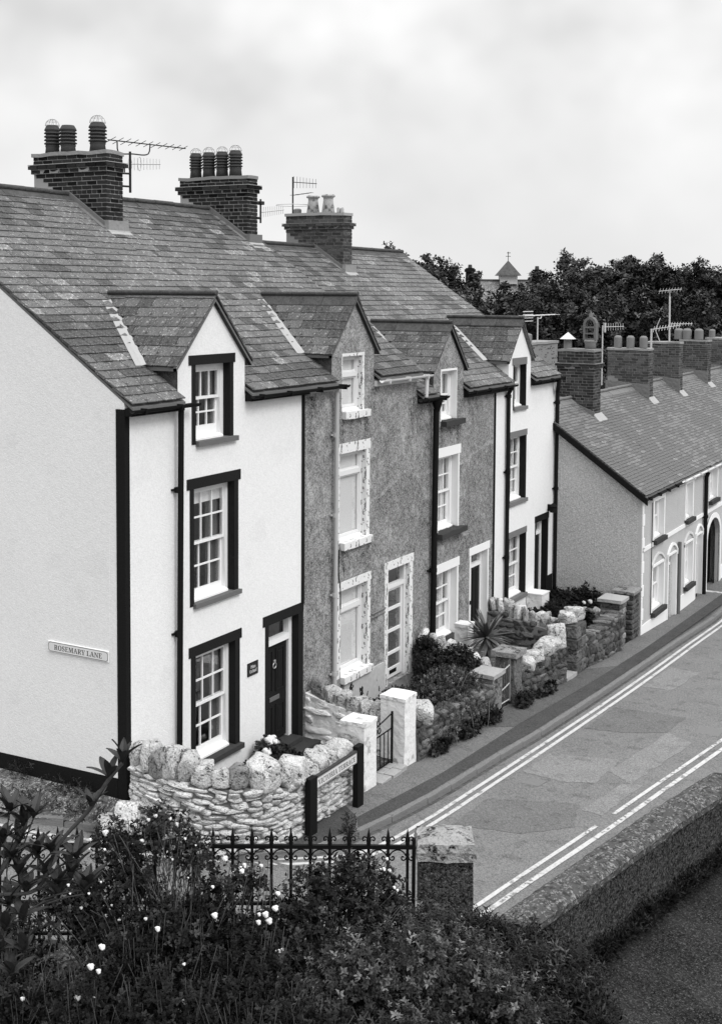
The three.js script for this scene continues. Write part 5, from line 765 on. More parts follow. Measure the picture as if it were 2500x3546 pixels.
// ---------------------------------------------------------------- signs and aerials
function textMap(w, h, draw) { const c = document.createElement('canvas'); c.width = w; c.height = h; const x = c.getContext('2d'); draw(x, w, h); const t = new THREE.CanvasTexture(c); t.colorSpace = THREE.SRGBColorSpace; return t; }
function face(T, name, w, h, mtx, map, rough = 0.5) { const g = new THREE.PlaneGeometry(1, 1); const m = T.put(name, g, new THREE.MeshStandardMaterial({ map, roughness: rough }), mtx.multiply(new THREE.Matrix4().makeScale(w, h, 1))); return m; }
{
  let T = new Thing('street_sign', 'white street name plate reading ROSEMARY LANE on the gable wall', 'sign', [0, 1.8, -0.9]);
  T.add('plate', rbx(-0.022, -0.002, 1.715, 1.885, -1.50, -0.31, 0.008), M.whitePaint);
  face(T, 'lettering', 1.17, 0.152, new THREE.Matrix4().makeBasis(V(0, 0, 1), V(0, 1, 0), V(-1, 0, 0)).setPosition(-0.0235, 1.80, -0.905), textMap(1024, 134, (x, w, h) => { x.fillStyle = '#d6d6d6'; x.fillRect(0, 0, w, h); x.strokeStyle = '#333'; x.lineWidth = 7; const q = 26; x.beginPath(); x.moveTo(q + 6, 7); x.lineTo(w - q - 6, 7); x.lineTo(w - q, 18); x.lineTo(w - 7, q); x.lineTo(w - 7, h - q); x.lineTo(w - q - 6, h - 7); x.lineTo(q + 6, h - 7); x.lineTo(7, h - q); x.lineTo(7, q); x.closePath(); x.stroke(); x.fillStyle = '#1c1c1c'; x.font = 'bold 92px serif'; x.textAlign = 'center'; x.textBaseline = 'middle'; x.fillText('ROSEMARY LANE', w / 2, h / 2 + 4, w - 70); }));
  T = new Thing('street_sign', 'low street sign reading VICTORIA TERRACE on two black posts before the rubble wall', 'sign', [2.2, -0.9, 2.3]);
  const y = (x) => -0.125 - 0.01 * (x - 2.1);
  T.add('post', rbx(1.37, 1.575, -1.0, 0.0, 2.22, 2.32, 0.012), M.black); T.add('post', rbx(2.79, 2.985, -1.0, 0.04, 2.22, 2.32, 0.012), M.black);
  T.add('plate', [bx(1.576, 2.789, -0.215, -0.04, 2.27, 2.30), bx(1.576, 2.789, -0.0385, -0.018, 2.25, 2.31)], M.sillDark);
  face(T, 'lettering', 1.205, 0.165, new THREE.Matrix4().setPosition(2.1825, -0.127, 2.3025), textMap(1024, 140, (x, w, h) => { x.fillStyle = '#cfcfcf'; x.fillRect(0, 0, w, h); x.strokeStyle = '#444'; x.lineWidth = 6; x.strokeRect(6, 6, w - 12, h - 12); x.fillStyle = '#151515'; x.font = 'bold 94px serif'; x.textAlign = 'center'; x.textBaseline = 'middle'; x.fillText('VICTORIA TERRACE', w / 2, h / 2 + 4, w - 50); }));
  T = new Thing('name_plaque', 'small dark slate name plaque with pale lettering beside the white house door', 'plaque', [3.25, 0.82, 0]);
  T.add('slate', rbx(3.10, 3.41, 0.71, 0.935, 0.001, 0.018, 0.004), M.black);
  face(T, 'lettering', 0.295, 0.21, new THREE.Matrix4().setPosition(3.255, 0.8225, 0.0195), textMap(256, 180, (x, w, h) => { x.fillStyle = '#1d1d1d'; x.fillRect(0, 0, w, h); x.fillStyle = '#d8d8d8'; x.font = 'bold 62px serif'; x.textAlign = 'center'; x.textBaseline = 'middle'; x.fillText('Plas', w / 2, 58); x.fillText('Uchaf', w / 2, 122); }));
}
function yagi(T, a, b, n, el, mat, up = V(0, 1, 0), r = 0.012) { // boom from a to b with n cross elements of length el along 'up'
  T.add('boom', rod(a, b, r), mat); for (let k = 0; k < n; k++) { const p = a.clone().lerp(b, (k + 0.3) / (n - 0.4)), e = el * (1 - 0.25 * k / n) / 2; T.add('element', rod(p.clone().addScaledVector(up, -e), p.clone().addScaledVector(up, e), r * 0.55, r * 0.55, 4), mat); }
}
{
  let T = new Thing('television_aerial', 'long dark aerial on a wall bracket of the nearest brick chimney', 'aerial', [5.3, 9.1, -4.3], 'roof aerials');
  T.add('mast', rod(V(5.33, 9.10, -4.3), V(5.33, 9.90, -4.3), 0.025), M.aerial); T.add('bracket', [rod(V(4.70, 9.44, -4.3), V(5.33, 9.47, -4.3), 0.02), rod(V(4.70, 9.2, -4.3), V(5.33, 9.22, -4.3), 0.02)], M.aerial);
  T.add('cradle', tube([V(4.95, 10.05, -4.3), V(4.98, 9.86, -4.3), V(5.4, 9.86, -4.3), V(5.9, 9.92, -4.3), V(5.95, 10.10, -4.3)], 0.014, 20), M.aerial);
  yagi(T, V(4.68, 10.06, -4.3), V(7.1, 10.14, -4.3), 11, 0.30, M.aerial, V(0, 0.35, 0.94).normalize());
  yagi(T, V(5.33, 9.66, -4.3), V(6.27, 9.74, -4.3), 10, 0.26, M.aerialPale); for (const d of [-0.12, 0.12]) T.add('reflector', new THREE.TorusGeometry(0.09, 0.007, 4, 14).scale(0.6, 1.5, 1).translate(5.47, 9.67, -4.3 + d), M.aerialPale);
  T = new Thing('television_aerial', 'short aerial strapped low to the second brick chimney', 'aerial', [9.6, 8.9, -4.2], 'roof aerials');
  T.add('mast', rod(V(9.74, 8.73, -4.2), V(9.74, 9.27, -4.2), 0.022), M.aerial); T.add('bracket', [rod(V(9.12, 9.15, -4.2), V(9.74, 9.17, -4.2), 0.025), rod(V(9.12, 8.84, -4.2), V(9.74, 8.84, -4.2), 0.03)], M.aerial); yagi(T, V(9.74, 8.97, -4.2), V(10.7, 9.09, -4.2), 11, 0.24, M.aerialPale); T.add('junction_box', rbx(9.66, 9.80, 9.14, 9.22, -4.25, -4.13, 0.01), M.aerial);
  T = new Thing('television_aerial', 'tall mast with ring aerial and two yagi arms on the pale potted chimney', 'aerial', [12.95, 9.1, -5.3], 'roof aerials');
  T.add('mast', rod(V(12.95, 9.1, -5.38), V(12.95, 10.08, -5.38), 0.02), M.aerial); yagi(T, V(12.95, 9.95, -5.38), V(14.1, 10.0, -5.38), 8, 0.3, M.aerial, V(0, 1, 0), 0.01); yagi(T, V(12.95, 9.62, -5.38), V(13.85, 9.75, -5.38), 4, 0.26, M.aerial, V(0, 0, 1), 0.01); T.add('ring', new THREE.TorusGeometry(0.42, 0.008, 5, 32).rotateX(Math.PI / 2).translate(12.95, 9.37, -5.38), M.aerialPale);
  T = new Thing('television_aerial', 'pale T shaped aerial over the brick outbuilding behind the terrace', 'aerial', [34.8, 5.3, -7.3], 'roof aerials');
  T.add('mast', rod(V(34.83, 5.15, -7.3), V(34.83, 6.2, -7.3), 0.03), M.aerialPale); T.add('arm', tube([V(34.83, 6.15, -7.3), V(35.2, 6.17, -7.3), V(35.25, 6.28, -7.3)], 0.025), M.aerialPale); yagi(T, V(33.4, 6.27, -7.3), V(36.85, 6.29, -7.3), 6, 0.7, M.aerialPale, V(0, 0, 1), 0.025); for (let k = 0; k < 4; k++) T.add('reflector', rod(V(33.35, 6.05 + 0.13 * k, -7.35), V(34.4, 6.05 + 0.13 * k, -7.35), 0.022), M.aerialPale);
  T = new Thing('television_aerial', 'thin mast with short comb aerial between the arched pot and the three pot stack', 'aerial', [25.5, 4.3, -1.4], 'roof aerials');
  T.add('mast', rod(V(25.5, 4.2, -1.4), V(25.5, 6.15, -1.4), 0.022), M.aerialPale); yagi(T, V(25.5, 6.10, -1.4), V(25.5, 6.13, -0.7), 9, 0.26, M.aerialPale, V(0, 1, 0), 0.014); T.add('reflector', rod(V(25.5, 5.93, -1.32), V(25.5, 6.23, -1.32), 0.03), M.aerialPale);
  T = new Thing('television_aerial', 'white post with spread yagi aerial beside the three pot stack', 'aerial', [28.8, 5, -0.75], 'roof aerials');
  T.add('mast', rod(V(28.8, 4.0, -0.76), V(28.8, 5.98, -0.75), 0.035), M.aerialPale); yagi(T, V(28.8, 5.96, -0.7), V(28.8, 6.12, 0.25), 10, 0.22, M.aerialPale, V(0.4, 0.9, 0.1).normalize(), 0.018); for (const s of [-1, 1]) T.add('reflector', rod(V(28.8, 5.95, -0.62), V(28.8, 5.95 + s * 0.4, -0.45), 0.014), M.aerialPale);
  T = new Thing('television_aerial', 'tallest pale mast above the far cottage stacks topped by a small comb aerial', 'aerial', [29.5, 5.5, -0.3], 'roof aerials');
  T.add('mast', rod(V(29.6, 5.4, -0.34), V(29.6, 7.1, -0.36), 0.03), M.aerialPale); yagi(T, V(29.6, 7.28, -0.75), V(29.6, 7.36, 0.05), 8, 0.2, M.aerialPale, V(0, 0.9, 0.3).normalize(), 0.014); T.add('arm', rod(V(29.6, 7.05, -0.36), V(29.6, 7.3, -0.36), 0.012), M.aerialPale); yagi(T, V(29.6, 6.14, -0.3), V(29.6, 6.16, 0.45), 8, 0.16, M.aerialPale, V(0.5, 0.8, 0).normalize(), 0.014);
}

// ---------------------------------------------------------------- foliage
function leafQuad(pos, dir, nrm, len, wid, out) { // a folded leaf of four triangles
  const s = V().crossVectors(dir, nrm).normalize(), a = pos, b = pos.clone().addScaledVector(dir, len * 0.5).addScaledVector(nrm, len * 0.06), c = pos.clone().addScaledVector(dir, len).addScaledVector(nrm, -len * 0.10);
  const l = pos.clone().addScaledVector(dir, len * 0.42).addScaledVector(s, wid / 2).addScaledVector(nrm, len * 0.10), r = pos.clone().addScaledVector(dir, len * 0.42).addScaledVector(s, -wid / 2).addScaledVector(nrm, len * 0.10);
  for (const t of [[a, l, b], [l, c, b], [a, b, r], [b, c, r]]) for (const v of t) out.push(v.x, v.y, v.z);
}
function geoFrom(p) { const g = new THREE.BufferGeometry(); g.setAttribute('position', new THREE.BufferAttribute(new Float32Array(p), 3)); g.computeVertexNormals(); g.setAttribute('uv', new THREE.BufferAttribute(new Float32Array(p.length / 3 * 2), 2)); return g; }
function sprig(n, len, wid, spread, seed) { const r = rng(seed), p = []; for (let k = 0; k < n; k++) { const t = k / Math.max(1, n - 1), a = k * 2.4 + r(), d = V(Math.cos(a) * spread, 0.35 + 0.5 * r(), Math.sin(a) * spread).normalize(), nn = V(-d.x * d.y, 1 - d.y * d.y + 0.3, -d.z * d.y).normalize(); leafQuad(V((r() - .5) * len * .5, t * len * 1.4, (r() - .5) * len * .5), d, nn, len * (0.7 + 0.6 * r()), wid * (0.7 + 0.6 * r()), p); } return geoFrom(p); }
const SPRIG = { tree: sprig(8, 0.17, 0.11, 1, 1), rose: sprig(7, 0.05, 0.032, 1, 2), pale: sprig(9, 0.045, 0.022, 1.1, 3), fern: sprig(8, 0.075, 0.02, 1.3, 4), weed: sprig(8, 0.11, 0.02, 0.6, 5), hedge: sprig(8, 0.055, 0.035, 1, 6), yard: sprig(7, 0.09, 0.05, 1, 7) };
function foliage(T, name, blobs, count, geo, mat, seed, o = {}) {
  const r = rng(seed), tot = blobs.reduce((s, b) => s + (b[6] ?? b[3] * b[4] * b[5]), 0), im = new THREE.InstancedMesh(geo, mat, count), q = new THREE.Quaternion(), M4 = new THREE.Matrix4(), c = new THREE.Color();
  for (let i = 0; i < count; i++) {
    let w = r() * tot, b = blobs[0]; for (const x of blobs) { w -= x[6] ?? x[3] * x[4] * x[5]; b = x; if (w <= 0) break; }
    const d = V(r() * 2 - 1, r() * 2 - 1, r() * 2 - 1); while (d.lengthSq() > 1 || d.lengthSq() < 0.01) d.set(r() * 2 - 1, r() * 2 - 1, r() * 2 - 1); d.normalize();
    const k = Math.pow(r(), o.shell ?? 0.45), p = V(b[0] + d.x * k * b[3], b[1] + d.y * k * b[4], b[2] + d.z * k * b[5]);
    const nz = 0.10 * Math.min(b[3], b[4], b[5]) * 4 * (n3(p.x * 3 + seed, p.y * 3, p.z * 3) - 0.5); p.addScaledVector(d, nz);
    if (o.floor !== undefined && p.y < o.floor) p.y = o.floor + 0.05 * r();
    const up = V(d.x * 0.8 + (r() - .5), 0.75 * (o.up ?? 1) + d.y * 0.6 + (r() - .5) * 0.5, d.z * 0.8 + (r() - .5)).normalize();
    q.setFromUnitVectors(V(0, 1, 0), up).multiply(new THREE.Quaternion().setFromAxisAngle(V(0, 1, 0), r() * 6.3)); const s = (o.size ?? 1) * (0.65 + 0.7 * r());
    im.setMatrixAt(i, M4.compose(p.sub(T.b), q, V(s, s, s))); const g = (o.dark ?? 0.05) + 0.14 * r() + 0.81 * Math.pow(r(), 7); im.setColorAt(i, c.setRGB(g, g, g));
  }
  im.name = name; im.castShadow = im.receiveShadow = true; im.userData.kind = 'stuff'; T.g.add(im); return im;
}
function stems(T, list, mat = M.twig, name = 'stem') { return T.add(name, list.map(([a, b, r, bend = 0.12]) => tube([a, a.clone().lerp(b, 0.5).add(V(bend * Math.sin(a.x * 40 + b.z * 9), bend * 0.6, bend * Math.cos(a.z * 33 + b.x * 7))), b], r, 7, 4)), mat); }
// trees beyond the cottages
function tree(label, x, z, top, w, base, seed, dens = 1) {
  const T = new Thing('broadleaf_tree', label, 'tree', [x, -2.6, z], 'trees behind the cottages'), r = rng(seed), cy = lerp(base, top, 0.5), H = top - base, blobs = [], limbs = [];
  for (let i = 0; i < 46; i++) { const a = r() * 6.283, e = Math.asin(r() * 1.75 - 0.75), k = 0.55 + 0.42 * r(), p = V(x + Math.cos(a) * Math.cos(e) * w * k, cy - 0.75 + Math.sin(e) * H * 0.41 * k, z + Math.sin(a) * Math.cos(e) * w * k), s = 0.45 + 0.5 * r(); blobs.push([p.x, p.y, p.z, s, s * 0.62, s]); if (i % 3 === 0) limbs.push([V(x, lerp(-2, base + H * 0.3, 0.8), z), p, 0.05]); }
  for (let i = 0; i < 34; i++) { const a = r() * 6.283, k = Math.sqrt(r()) * 1.0, p = V(x + Math.cos(a) * w * k, top - 0.9 - 1.2 * k * k - 1.1 * r(), z + Math.sin(a) * w * k), dx = (r() - .5) * 0.5 + Math.cos(a) * 0.25 * k, dz = (r() - .5) * 0.5 + Math.sin(a) * 0.25 * k, n = 4 + Math.floor(3 * r());
    for (let j = 0; j < n; j++) { const t = j / n, s = (0.34 - 0.20 * t) * (0.7 + 0.6 * r()); blobs.push([p.x + dx * t * 1.5 + 0.25 * (r() - .5), p.y - 0.8 + 2.0 * t, p.z + dz * t * 1.5 + 0.25 * (r() - .5), s, s * 0.7, s, 0.034 * (1 - 0.5 * t)]); }
    limbs.push([V(x, cy, z), V(p.x + dx * 1.2, p.y + 0.5, p.z + dz * 1.2), 0.025]); }
  T.add('trunk', rod(V(x, -2.8, z), V(x + 0.2, cy, z), 0.32, 0.14, 9), M.bark); stems(T, limbs, M.bark, 'limb');
  foliage(T, 'crown', blobs, Math.round(9000 * dens), SPRIG.tree, [M.leafTree, M.leafTree2, M.leafTree3][seed % 3], seed + 1, { shell: 0.42, dark: 0.10 });
}
tree('tree rising behind the terrace roof end, its tip above the last ridge', 47.9, -21.0, 9.9, 3.6, 1.5, 701); tree('dense tree left of the small distant chimney', 45.4, -17.2, 8.8, 2.4, 1.0, 702);
tree('lower tree in front of the distant hall roof', 42, -13.2, 7.5, 2.8, 0.5, 703); tree('broad low tree between the distant hall and the arched chimney pot', 41.2, -10.2, 7.7, 2.9, 0.4, 704, 1.1); tree('tree with loose arching top right of the distant hall', 50, -12.4, 8.2, 2.6, 0.5, 705);
tree('tallest spreading tree above the three pot stack', 46.0, -8.6, 9.4, 2.8, 0.5, 706, 1.2); tree('tree with upright sprays second in from the tallest', 46.6, -6.4, 9.1, 2.6, 0.5, 707, 1.1); tree('slender topped tree behind the tall pale aerial mast', 47.8, -4.6, 9.1, 2.5, 0.5, 708, 1.1); tree('rounded dark tree at the right edge of the skyline', 48.6, -2.2, 8.4, 2.8, 0.4, 709, 1.1); tree('small dense tree low behind the outbuilding aerial', 39.8, -12.0, 6.2, 2.3, 0.2, 710); tree('dark thick tree low behind the far cottage stacks', 43.0, -4.4, 7.4, 2.8, 0.2, 711, 1.1); tree('low spreading tree behind the third cottage', 42.6, -7.4, 7.6, 2.6, 0.2, 712); tree('farthest tree showing beyond the right hand stacks', 52, -0.6, 8.2, 3.2, 0.3, 713); tree('bushy tree filling the gap behind the far white house', 38.6, -14.6, 6.2, 2.6, 0.2, 714); tree('plain dark tree behind the left outbuilding', 46, -18.9, 7.9, 3.0, 0.2, 715);
{ // distant hall with pyramid roofed lantern
  const T = new Thing('distant_hall', 'distant slate roofed hall with pyramid topped lantern and weather vane among the trees', 'building', [89, -2.6, -31.3]), b = T.b, X = (v) => b.x + v, Y = (v) => v, Z = (v) => b.z + v;
  T.add('wall', bx(X(-3.6), X(2.9), -2.6, 5.6, Z(-3), Z(3)), M.dash);
  T.add('roof', exX([[Z(-3.4), 5.3], [Z(0), 8.3], [Z(3.4), 5.3], [Z(3.4), 5.15], [Z(-3.4), 5.15]], X(-3.7), X(3.0)), M.slateC[1]); T.add('ridge', bx(X(-3.7), X(3.0), 8.27, 8.42, Z(-0.1), Z(0.1)), M.ridge);
  for (const [x, y] of [[-3.35, 9.4], [2.55, 9.3]]) { const c = T.add('chimney', [bx(X(x - 0.36), X(x + 0.36), 6, y, Z(-0.3), Z(0.3)), bx(X(x - 0.46), X(x + 0.46), y - 0.35, y - 0.1, Z(-0.4), Z(0.4))], M.sootBrick[1]); T.add('chimney_pot', new THREE.CylinderGeometry(0.16, 0.2, 0.3, 10).translate(X(x), y + 0.15, Z(0)), M.potDark, c); }
  const l = T.add('lantern', bx(X(-0.75), X(0.75), 8.0, 8.75, Z(-0.75), Z(0.75)), M.pipeGrey); T.add('pyramid_roof', new THREE.ConeGeometry(1.5, 1.35, 4, 1).rotateY(Math.PI / 4).translate(X(0), 9.42, Z(0)), M.ridge, l); T.add('weather_vane', [rod(V(X(0), 10.0, Z(0)), V(X(0), 10.85, Z(0)), 0.03), rod(V(X(-0.22), 10.45, Z(0)), V(X(0.22), 10.45, Z(0)), 0.025), rod(V(X(-0.12), 10.75, Z(0)), V(X(0.2), 10.75, Z(0)), 0.03)], M.aerial, l);
  T.g.rotation.y = -1.0585;
}

// ---------------------------------------------------------------- front garden plants
function bush(name, label, cat, base, blobs, count, geo, mat, seed, o = {}) { const T = new Thing(name, label, cat, base, o.group); foliage(T, 'foliage', blobs, count, geo, mat, seed, o); const r = rng(seed + 3); stems(T, Array.from({ length: o.stems ?? 10 }, () => { const b = pick(r, blobs); const e = V(b[0] + (r() - .5) * b[3] * 1.8, b[1] + (r() * 1.3 - .2) * b[4], b[2] + (r() - .5) * b[5] * 1.8); return [V(lerp(e.x, b[0], 0.5) + (r() - .5) * .2, Math.max(base[1] - .3, b[1] - b[4] - .2), lerp(e.z, b[2], 0.5) + (r() - .5) * .2), e, o.stemR ?? 0.004, 0.05]; }), o.stemMat || M.twig); return T; }
bush('hedge', 'big dark tangled hedge spilling over the front wall of the second garden', 'hedge', [7.2, -1.1, 1.5], [[5.75, -.80, 1.5, .35, .30, .45], [6.4, -.68, 1.6, .5, .42, .62], [7.1, -.55, 1.62, .55, .46, .66], [7.8, -.56, 1.6, .5, .44, .62], [8.25, -.70, 1.35, .42, .40, .5], [7.5, -.85, 2.15, .5, .34, .2], [6.7, -.9, 2.1, .4, .3, .2]], 9000, SPRIG.hedge, M.leafHedge, 801, { stems: 220, size: 0.7, shell: 0.7, dark: 0.1, stemMat: M.twigPale, stemR: 0.005 });
bush('shrub', 'dark flowering shrub climbing beside the glazed grey house door', 'shrub', [9.0, -1.0, 0.9], [[8.75, -.62, .75, .42, .42, .4], [9.1, -.52, 1.1, .30, .40, .45], [8.55, -.8, 1.2, .4, .3, .4], [9.22, -.3, .35, .16, .3, .25]], 3200, SPRIG.hedge, M.leafMid, 802);
bush('shrub', 'low leafy shrub under the flaking grey house window', 'shrub', [6.3, -1.0, 0.9], [[5.8, -.8, .8, .35, .25, .4], [6.6, -.85, .7, .5, .2, .4], [7.4, -.85, .6, .45, .22, .35]], 1800, SPRIG.hedge, M.leafMid, 803);
bush('shrub', 'low plants in the white end house yard below the window', 'shrub', [3.0, -0.93, 0.7], [[2.6, -.72, .6, .45, .22, .35], [3.25, -.70, .5, .4, .24, .3], [3.5, -.8, .9, .3, .16, .3]], 1300, SPRIG.hedge, M.leafMid, 804, { stems: 5 });
bush('shrub', 'leafy weeds below the far white house wall', 'shrub', [15.4, -1.2, 0.6], [[14.6, -1.0, .5, .6, .3, .3], [15.9, -1.0, .8, .7, .28, .4], [13.9, -.95, .4, .4, .34, .3]], 2200, SPRIG.yard, M.leafDark, 805);
bush('shrub', 'dark shrubs with pale flower heads against the cottage gable', 'shrub', [17.0, -1.4, 1.3], [[16.9, -1.0, .5, .35, .34, .5], [16.8, -1.0, 1.4, .35, .36, .45], [16.0, -1.15, 1.2, .4, .24, .5], [17.1, -.9, 1.0, .25, .4, .4]], 2400, SPRIG.yard, M.leafDark, 806);
bush('ivy', 'creeping leaves along the foot of the hedge wall on the pavement', 'ivy', [7.4, -1.2, 2.3], [[6.0, -1.02, 2.22, .35, .12, .07], [7.2, -1.05, 2.27, .5, .14, .07], [8.2, -1.1, 2.30, .3, .18, .07], [9.7, -1.2, 2.35, .35, .14, .1], [10.8, -1.28, 2.42, .5, .12, .07]], 900, SPRIG.hedge, M.leafMid, 807, { stems: 3 });
{ // spiky palm
  const T = new Thing('spiky_palm', 'spiky palm with a burst of narrow leaves in the third front garden', 'palm', [10.3, -1.05, 1.25]), c = V(10.25, -0.14, 1.25), r = rng(31); T.add('trunk', rod(V(10.3, -1.1, 1.25), c, 0.06, 0.05, 8), M.bark);
  const g = []; { const n = 6; for (let k = 0; k < n; k++) { const w = (t) => 0.04 * Math.sin(Math.PI * Math.min(0.98, t * 0.9 + 0.1)), y = (t) => -0.16 * t * t, t0 = k / n, t1 = (k + 1) / n, A = [-w(t0), y(t0) + .004, t0], B = [w(t0), y(t0) + .004, t0], C = [w(t1), y(t1) + .004, t1], D = [-w(t1), y(t1) + .004, t1], m0 = [0, y(t0), t0], m1 = [0, y(t1), t1]; g.push(...A, ...m0, ...m1, ...A, ...m1, ...D, ...m0, ...B, ...C, ...m0, ...C, ...m1); } }
  const blade = geoFrom(g); for (let k = 0; k < 90; k++) { const a = k * 2.4, e = -0.7 + 2.1 * r(), L = 0.46 + 0.22 * r(), d = V(Math.cos(a) * Math.cos(e), Math.sin(e), Math.sin(a) * Math.cos(e)).normalize(), s = V().crossVectors(V(0, 1, 0.01), d).normalize(), u = V().crossVectors(d, s); T.put('leaf', blade, k % 4 ? M.leafMid : M.leafPale, new THREE.Matrix4().makeBasis(s, u.clone().multiplyScalar(L), d.clone().multiplyScalar(L)).setPosition(c)); }
}
const BLOOM = (() => { const a = []; for (let k = 0; k < 3; k++) { const g = new THREE.IcosahedronGeometry(1, 2); g.deleteAttribute('normal'); g.deleteAttribute('uv'); const m = mergeVertices(g, 1e-4); crumple(m, 0.34, 1.9, 77 + 9 * k); m.scale(0.62, 0.48, 0.62); m.rotateZ(0.6 * (k - 1)); m.translate(0.42 * Math.cos(k * 2.1), 0.15 * k, 0.42 * Math.sin(k * 2.1)); a.push(uvBox(m)); } return merge(a); })();
function blooms(T, list, size, seed, mat = M.petal) { const r = rng(seed); list.forEach(([x, y, z]) => { const q = new THREE.Quaternion().setFromUnitVectors(V(0, 1, 0), V(-0.5 + (r() - .5) * .7, 0.7, 0.45 + (r() - .5) * .7).normalize()), s = size * (0.55 + 0.75 * r()); T.put('bloom', BLOOM, mat, new THREE.Matrix4().compose(V(x, y, z), q, V(s, s, s))); }); }
{ const T = new Thing('flowering_plant', 'pale leaved plant with white star flowers beside the white house doorway', 'plant', [3.35, -0.93, 0.25]); stems(T, [[V(3.35, -.93, .3), V(3.28, -.42, .3), .012], [V(3.35, -.93, .3), V(3.5, -.46, .35), .01], [V(3.3, -.93, .3), V(3.05, -.55, .35), .01]], M.leafPale); const r = rng(61); blooms(T, Array.from({ length: 10 }, () => [3.05 + .5 * r(), -.5 + .15 * r(), .25 + .2 * r()]), 0.075, 62); foliage(T, 'foliage', [[3.3, -.6, .3, .25, .14, .15]], 120, SPRIG.yard, M.leafPale, 63); }
{ const T = new Thing('flower_heads', 'two pale round flower heads above the stone wall by the cottage', 'flower', [16.2, -0.9, 1.4]); stems(T, [[V(16.1, -1.3, 1.3), V(16.02, -.62, 1.4), .01], [V(16.2, -1.3, 1.4), V(16.2, -.62, 1.5), .01]], M.leafMid); blooms(T, [[16.02, -.62, 1.4], [16.2, -.62, 1.5]], 0.05, 64, flat(0.5, 0.8)); }

// ---------------------------------------------------------------- the near corner: railing, pillar, copestone wall, shrubs
const RX = V(0.4901, 0, 0.8716), FX = V(0.8716, 0, -0.4901), TURN = -1.0586;
const near = (a, d, y) => V(-14.014 + 0.8716 * (d - 0.4) + 0.4901 * a, y, 11.772 - 0.4901 * (d - 0.4) + 0.8716 * a);   // metres to the right of and ahead of the camera's stand
{ // garden ground falling to the lower tarmac
  const yg = (a) => lerp(-0.12, -1.16, sst(0.5, 2.5, a)), p = []; const N = 26, q = (i, j) => { const a = lerp(-7, 3.6, i / N), d = lerp(5, 14.1, j / N), v = near(a, d, 0); return [v.x, yg(a) + 0.05 * (n3(v.x * 3, 1, v.z * 3) - .5), v.z]; };
  for (let i = 0; i < N; i++) for (let j = 0; j < N; j++) { const A = q(i, j), B = q(i + 1, j), C = q(i + 1, j + 1), D = q(i, j + 1); p.push(...A, ...B, ...C, ...A, ...C, ...D); }
  const g = new THREE.BufferGeometry(); g.setAttribute('position', new THREE.BufferAttribute(new Float32Array(p), 3)); g.computeVertexNormals(); structure('garden_ground', g, M.soil);
}
{
  const o = near(0.665 + 0.325, 14.25, 0), T = new Thing('wall_pillar', 'squat roughcast pillar with a weathered capstone at the end of the iron railing', 'pillar', [o.x, -0.6, o.z]), b = T.b;
  T.add('shaft', crumple(new THREE.BoxGeometry(0.6, 1.5, 0.5, 8, 16, 6), 0.006, 9, 1).translate(b.x, 0.11, b.z), M.darkDash);
  const c = new THREE.BoxGeometry(0.66, 0.24, 0.56, 12, 5, 10), p = c.attributes.position; for (let i = 0; i < p.count; i++) { const k = Math.max(Math.abs(p.getX(i)) / 0.33, Math.abs(p.getZ(i)) / 0.28); if (p.getY(i) > 0) { p.setY(i, p.getY(i) - 0.10 * Math.max(0, k - 0.5)); const f = 1 - 0.5 * p.getY(i) / 0.12 * 0.2; p.setX(i, p.getX(i) * f); p.setZ(i, p.getZ(i) * f); } } T.add('capstone', crumple(crumple(c, 0.02, 5, 7), 0.01, 16, 3).translate(b.x, 0.97, b.z), M.copeTop);
  T.g.rotation.y = TURN;
}
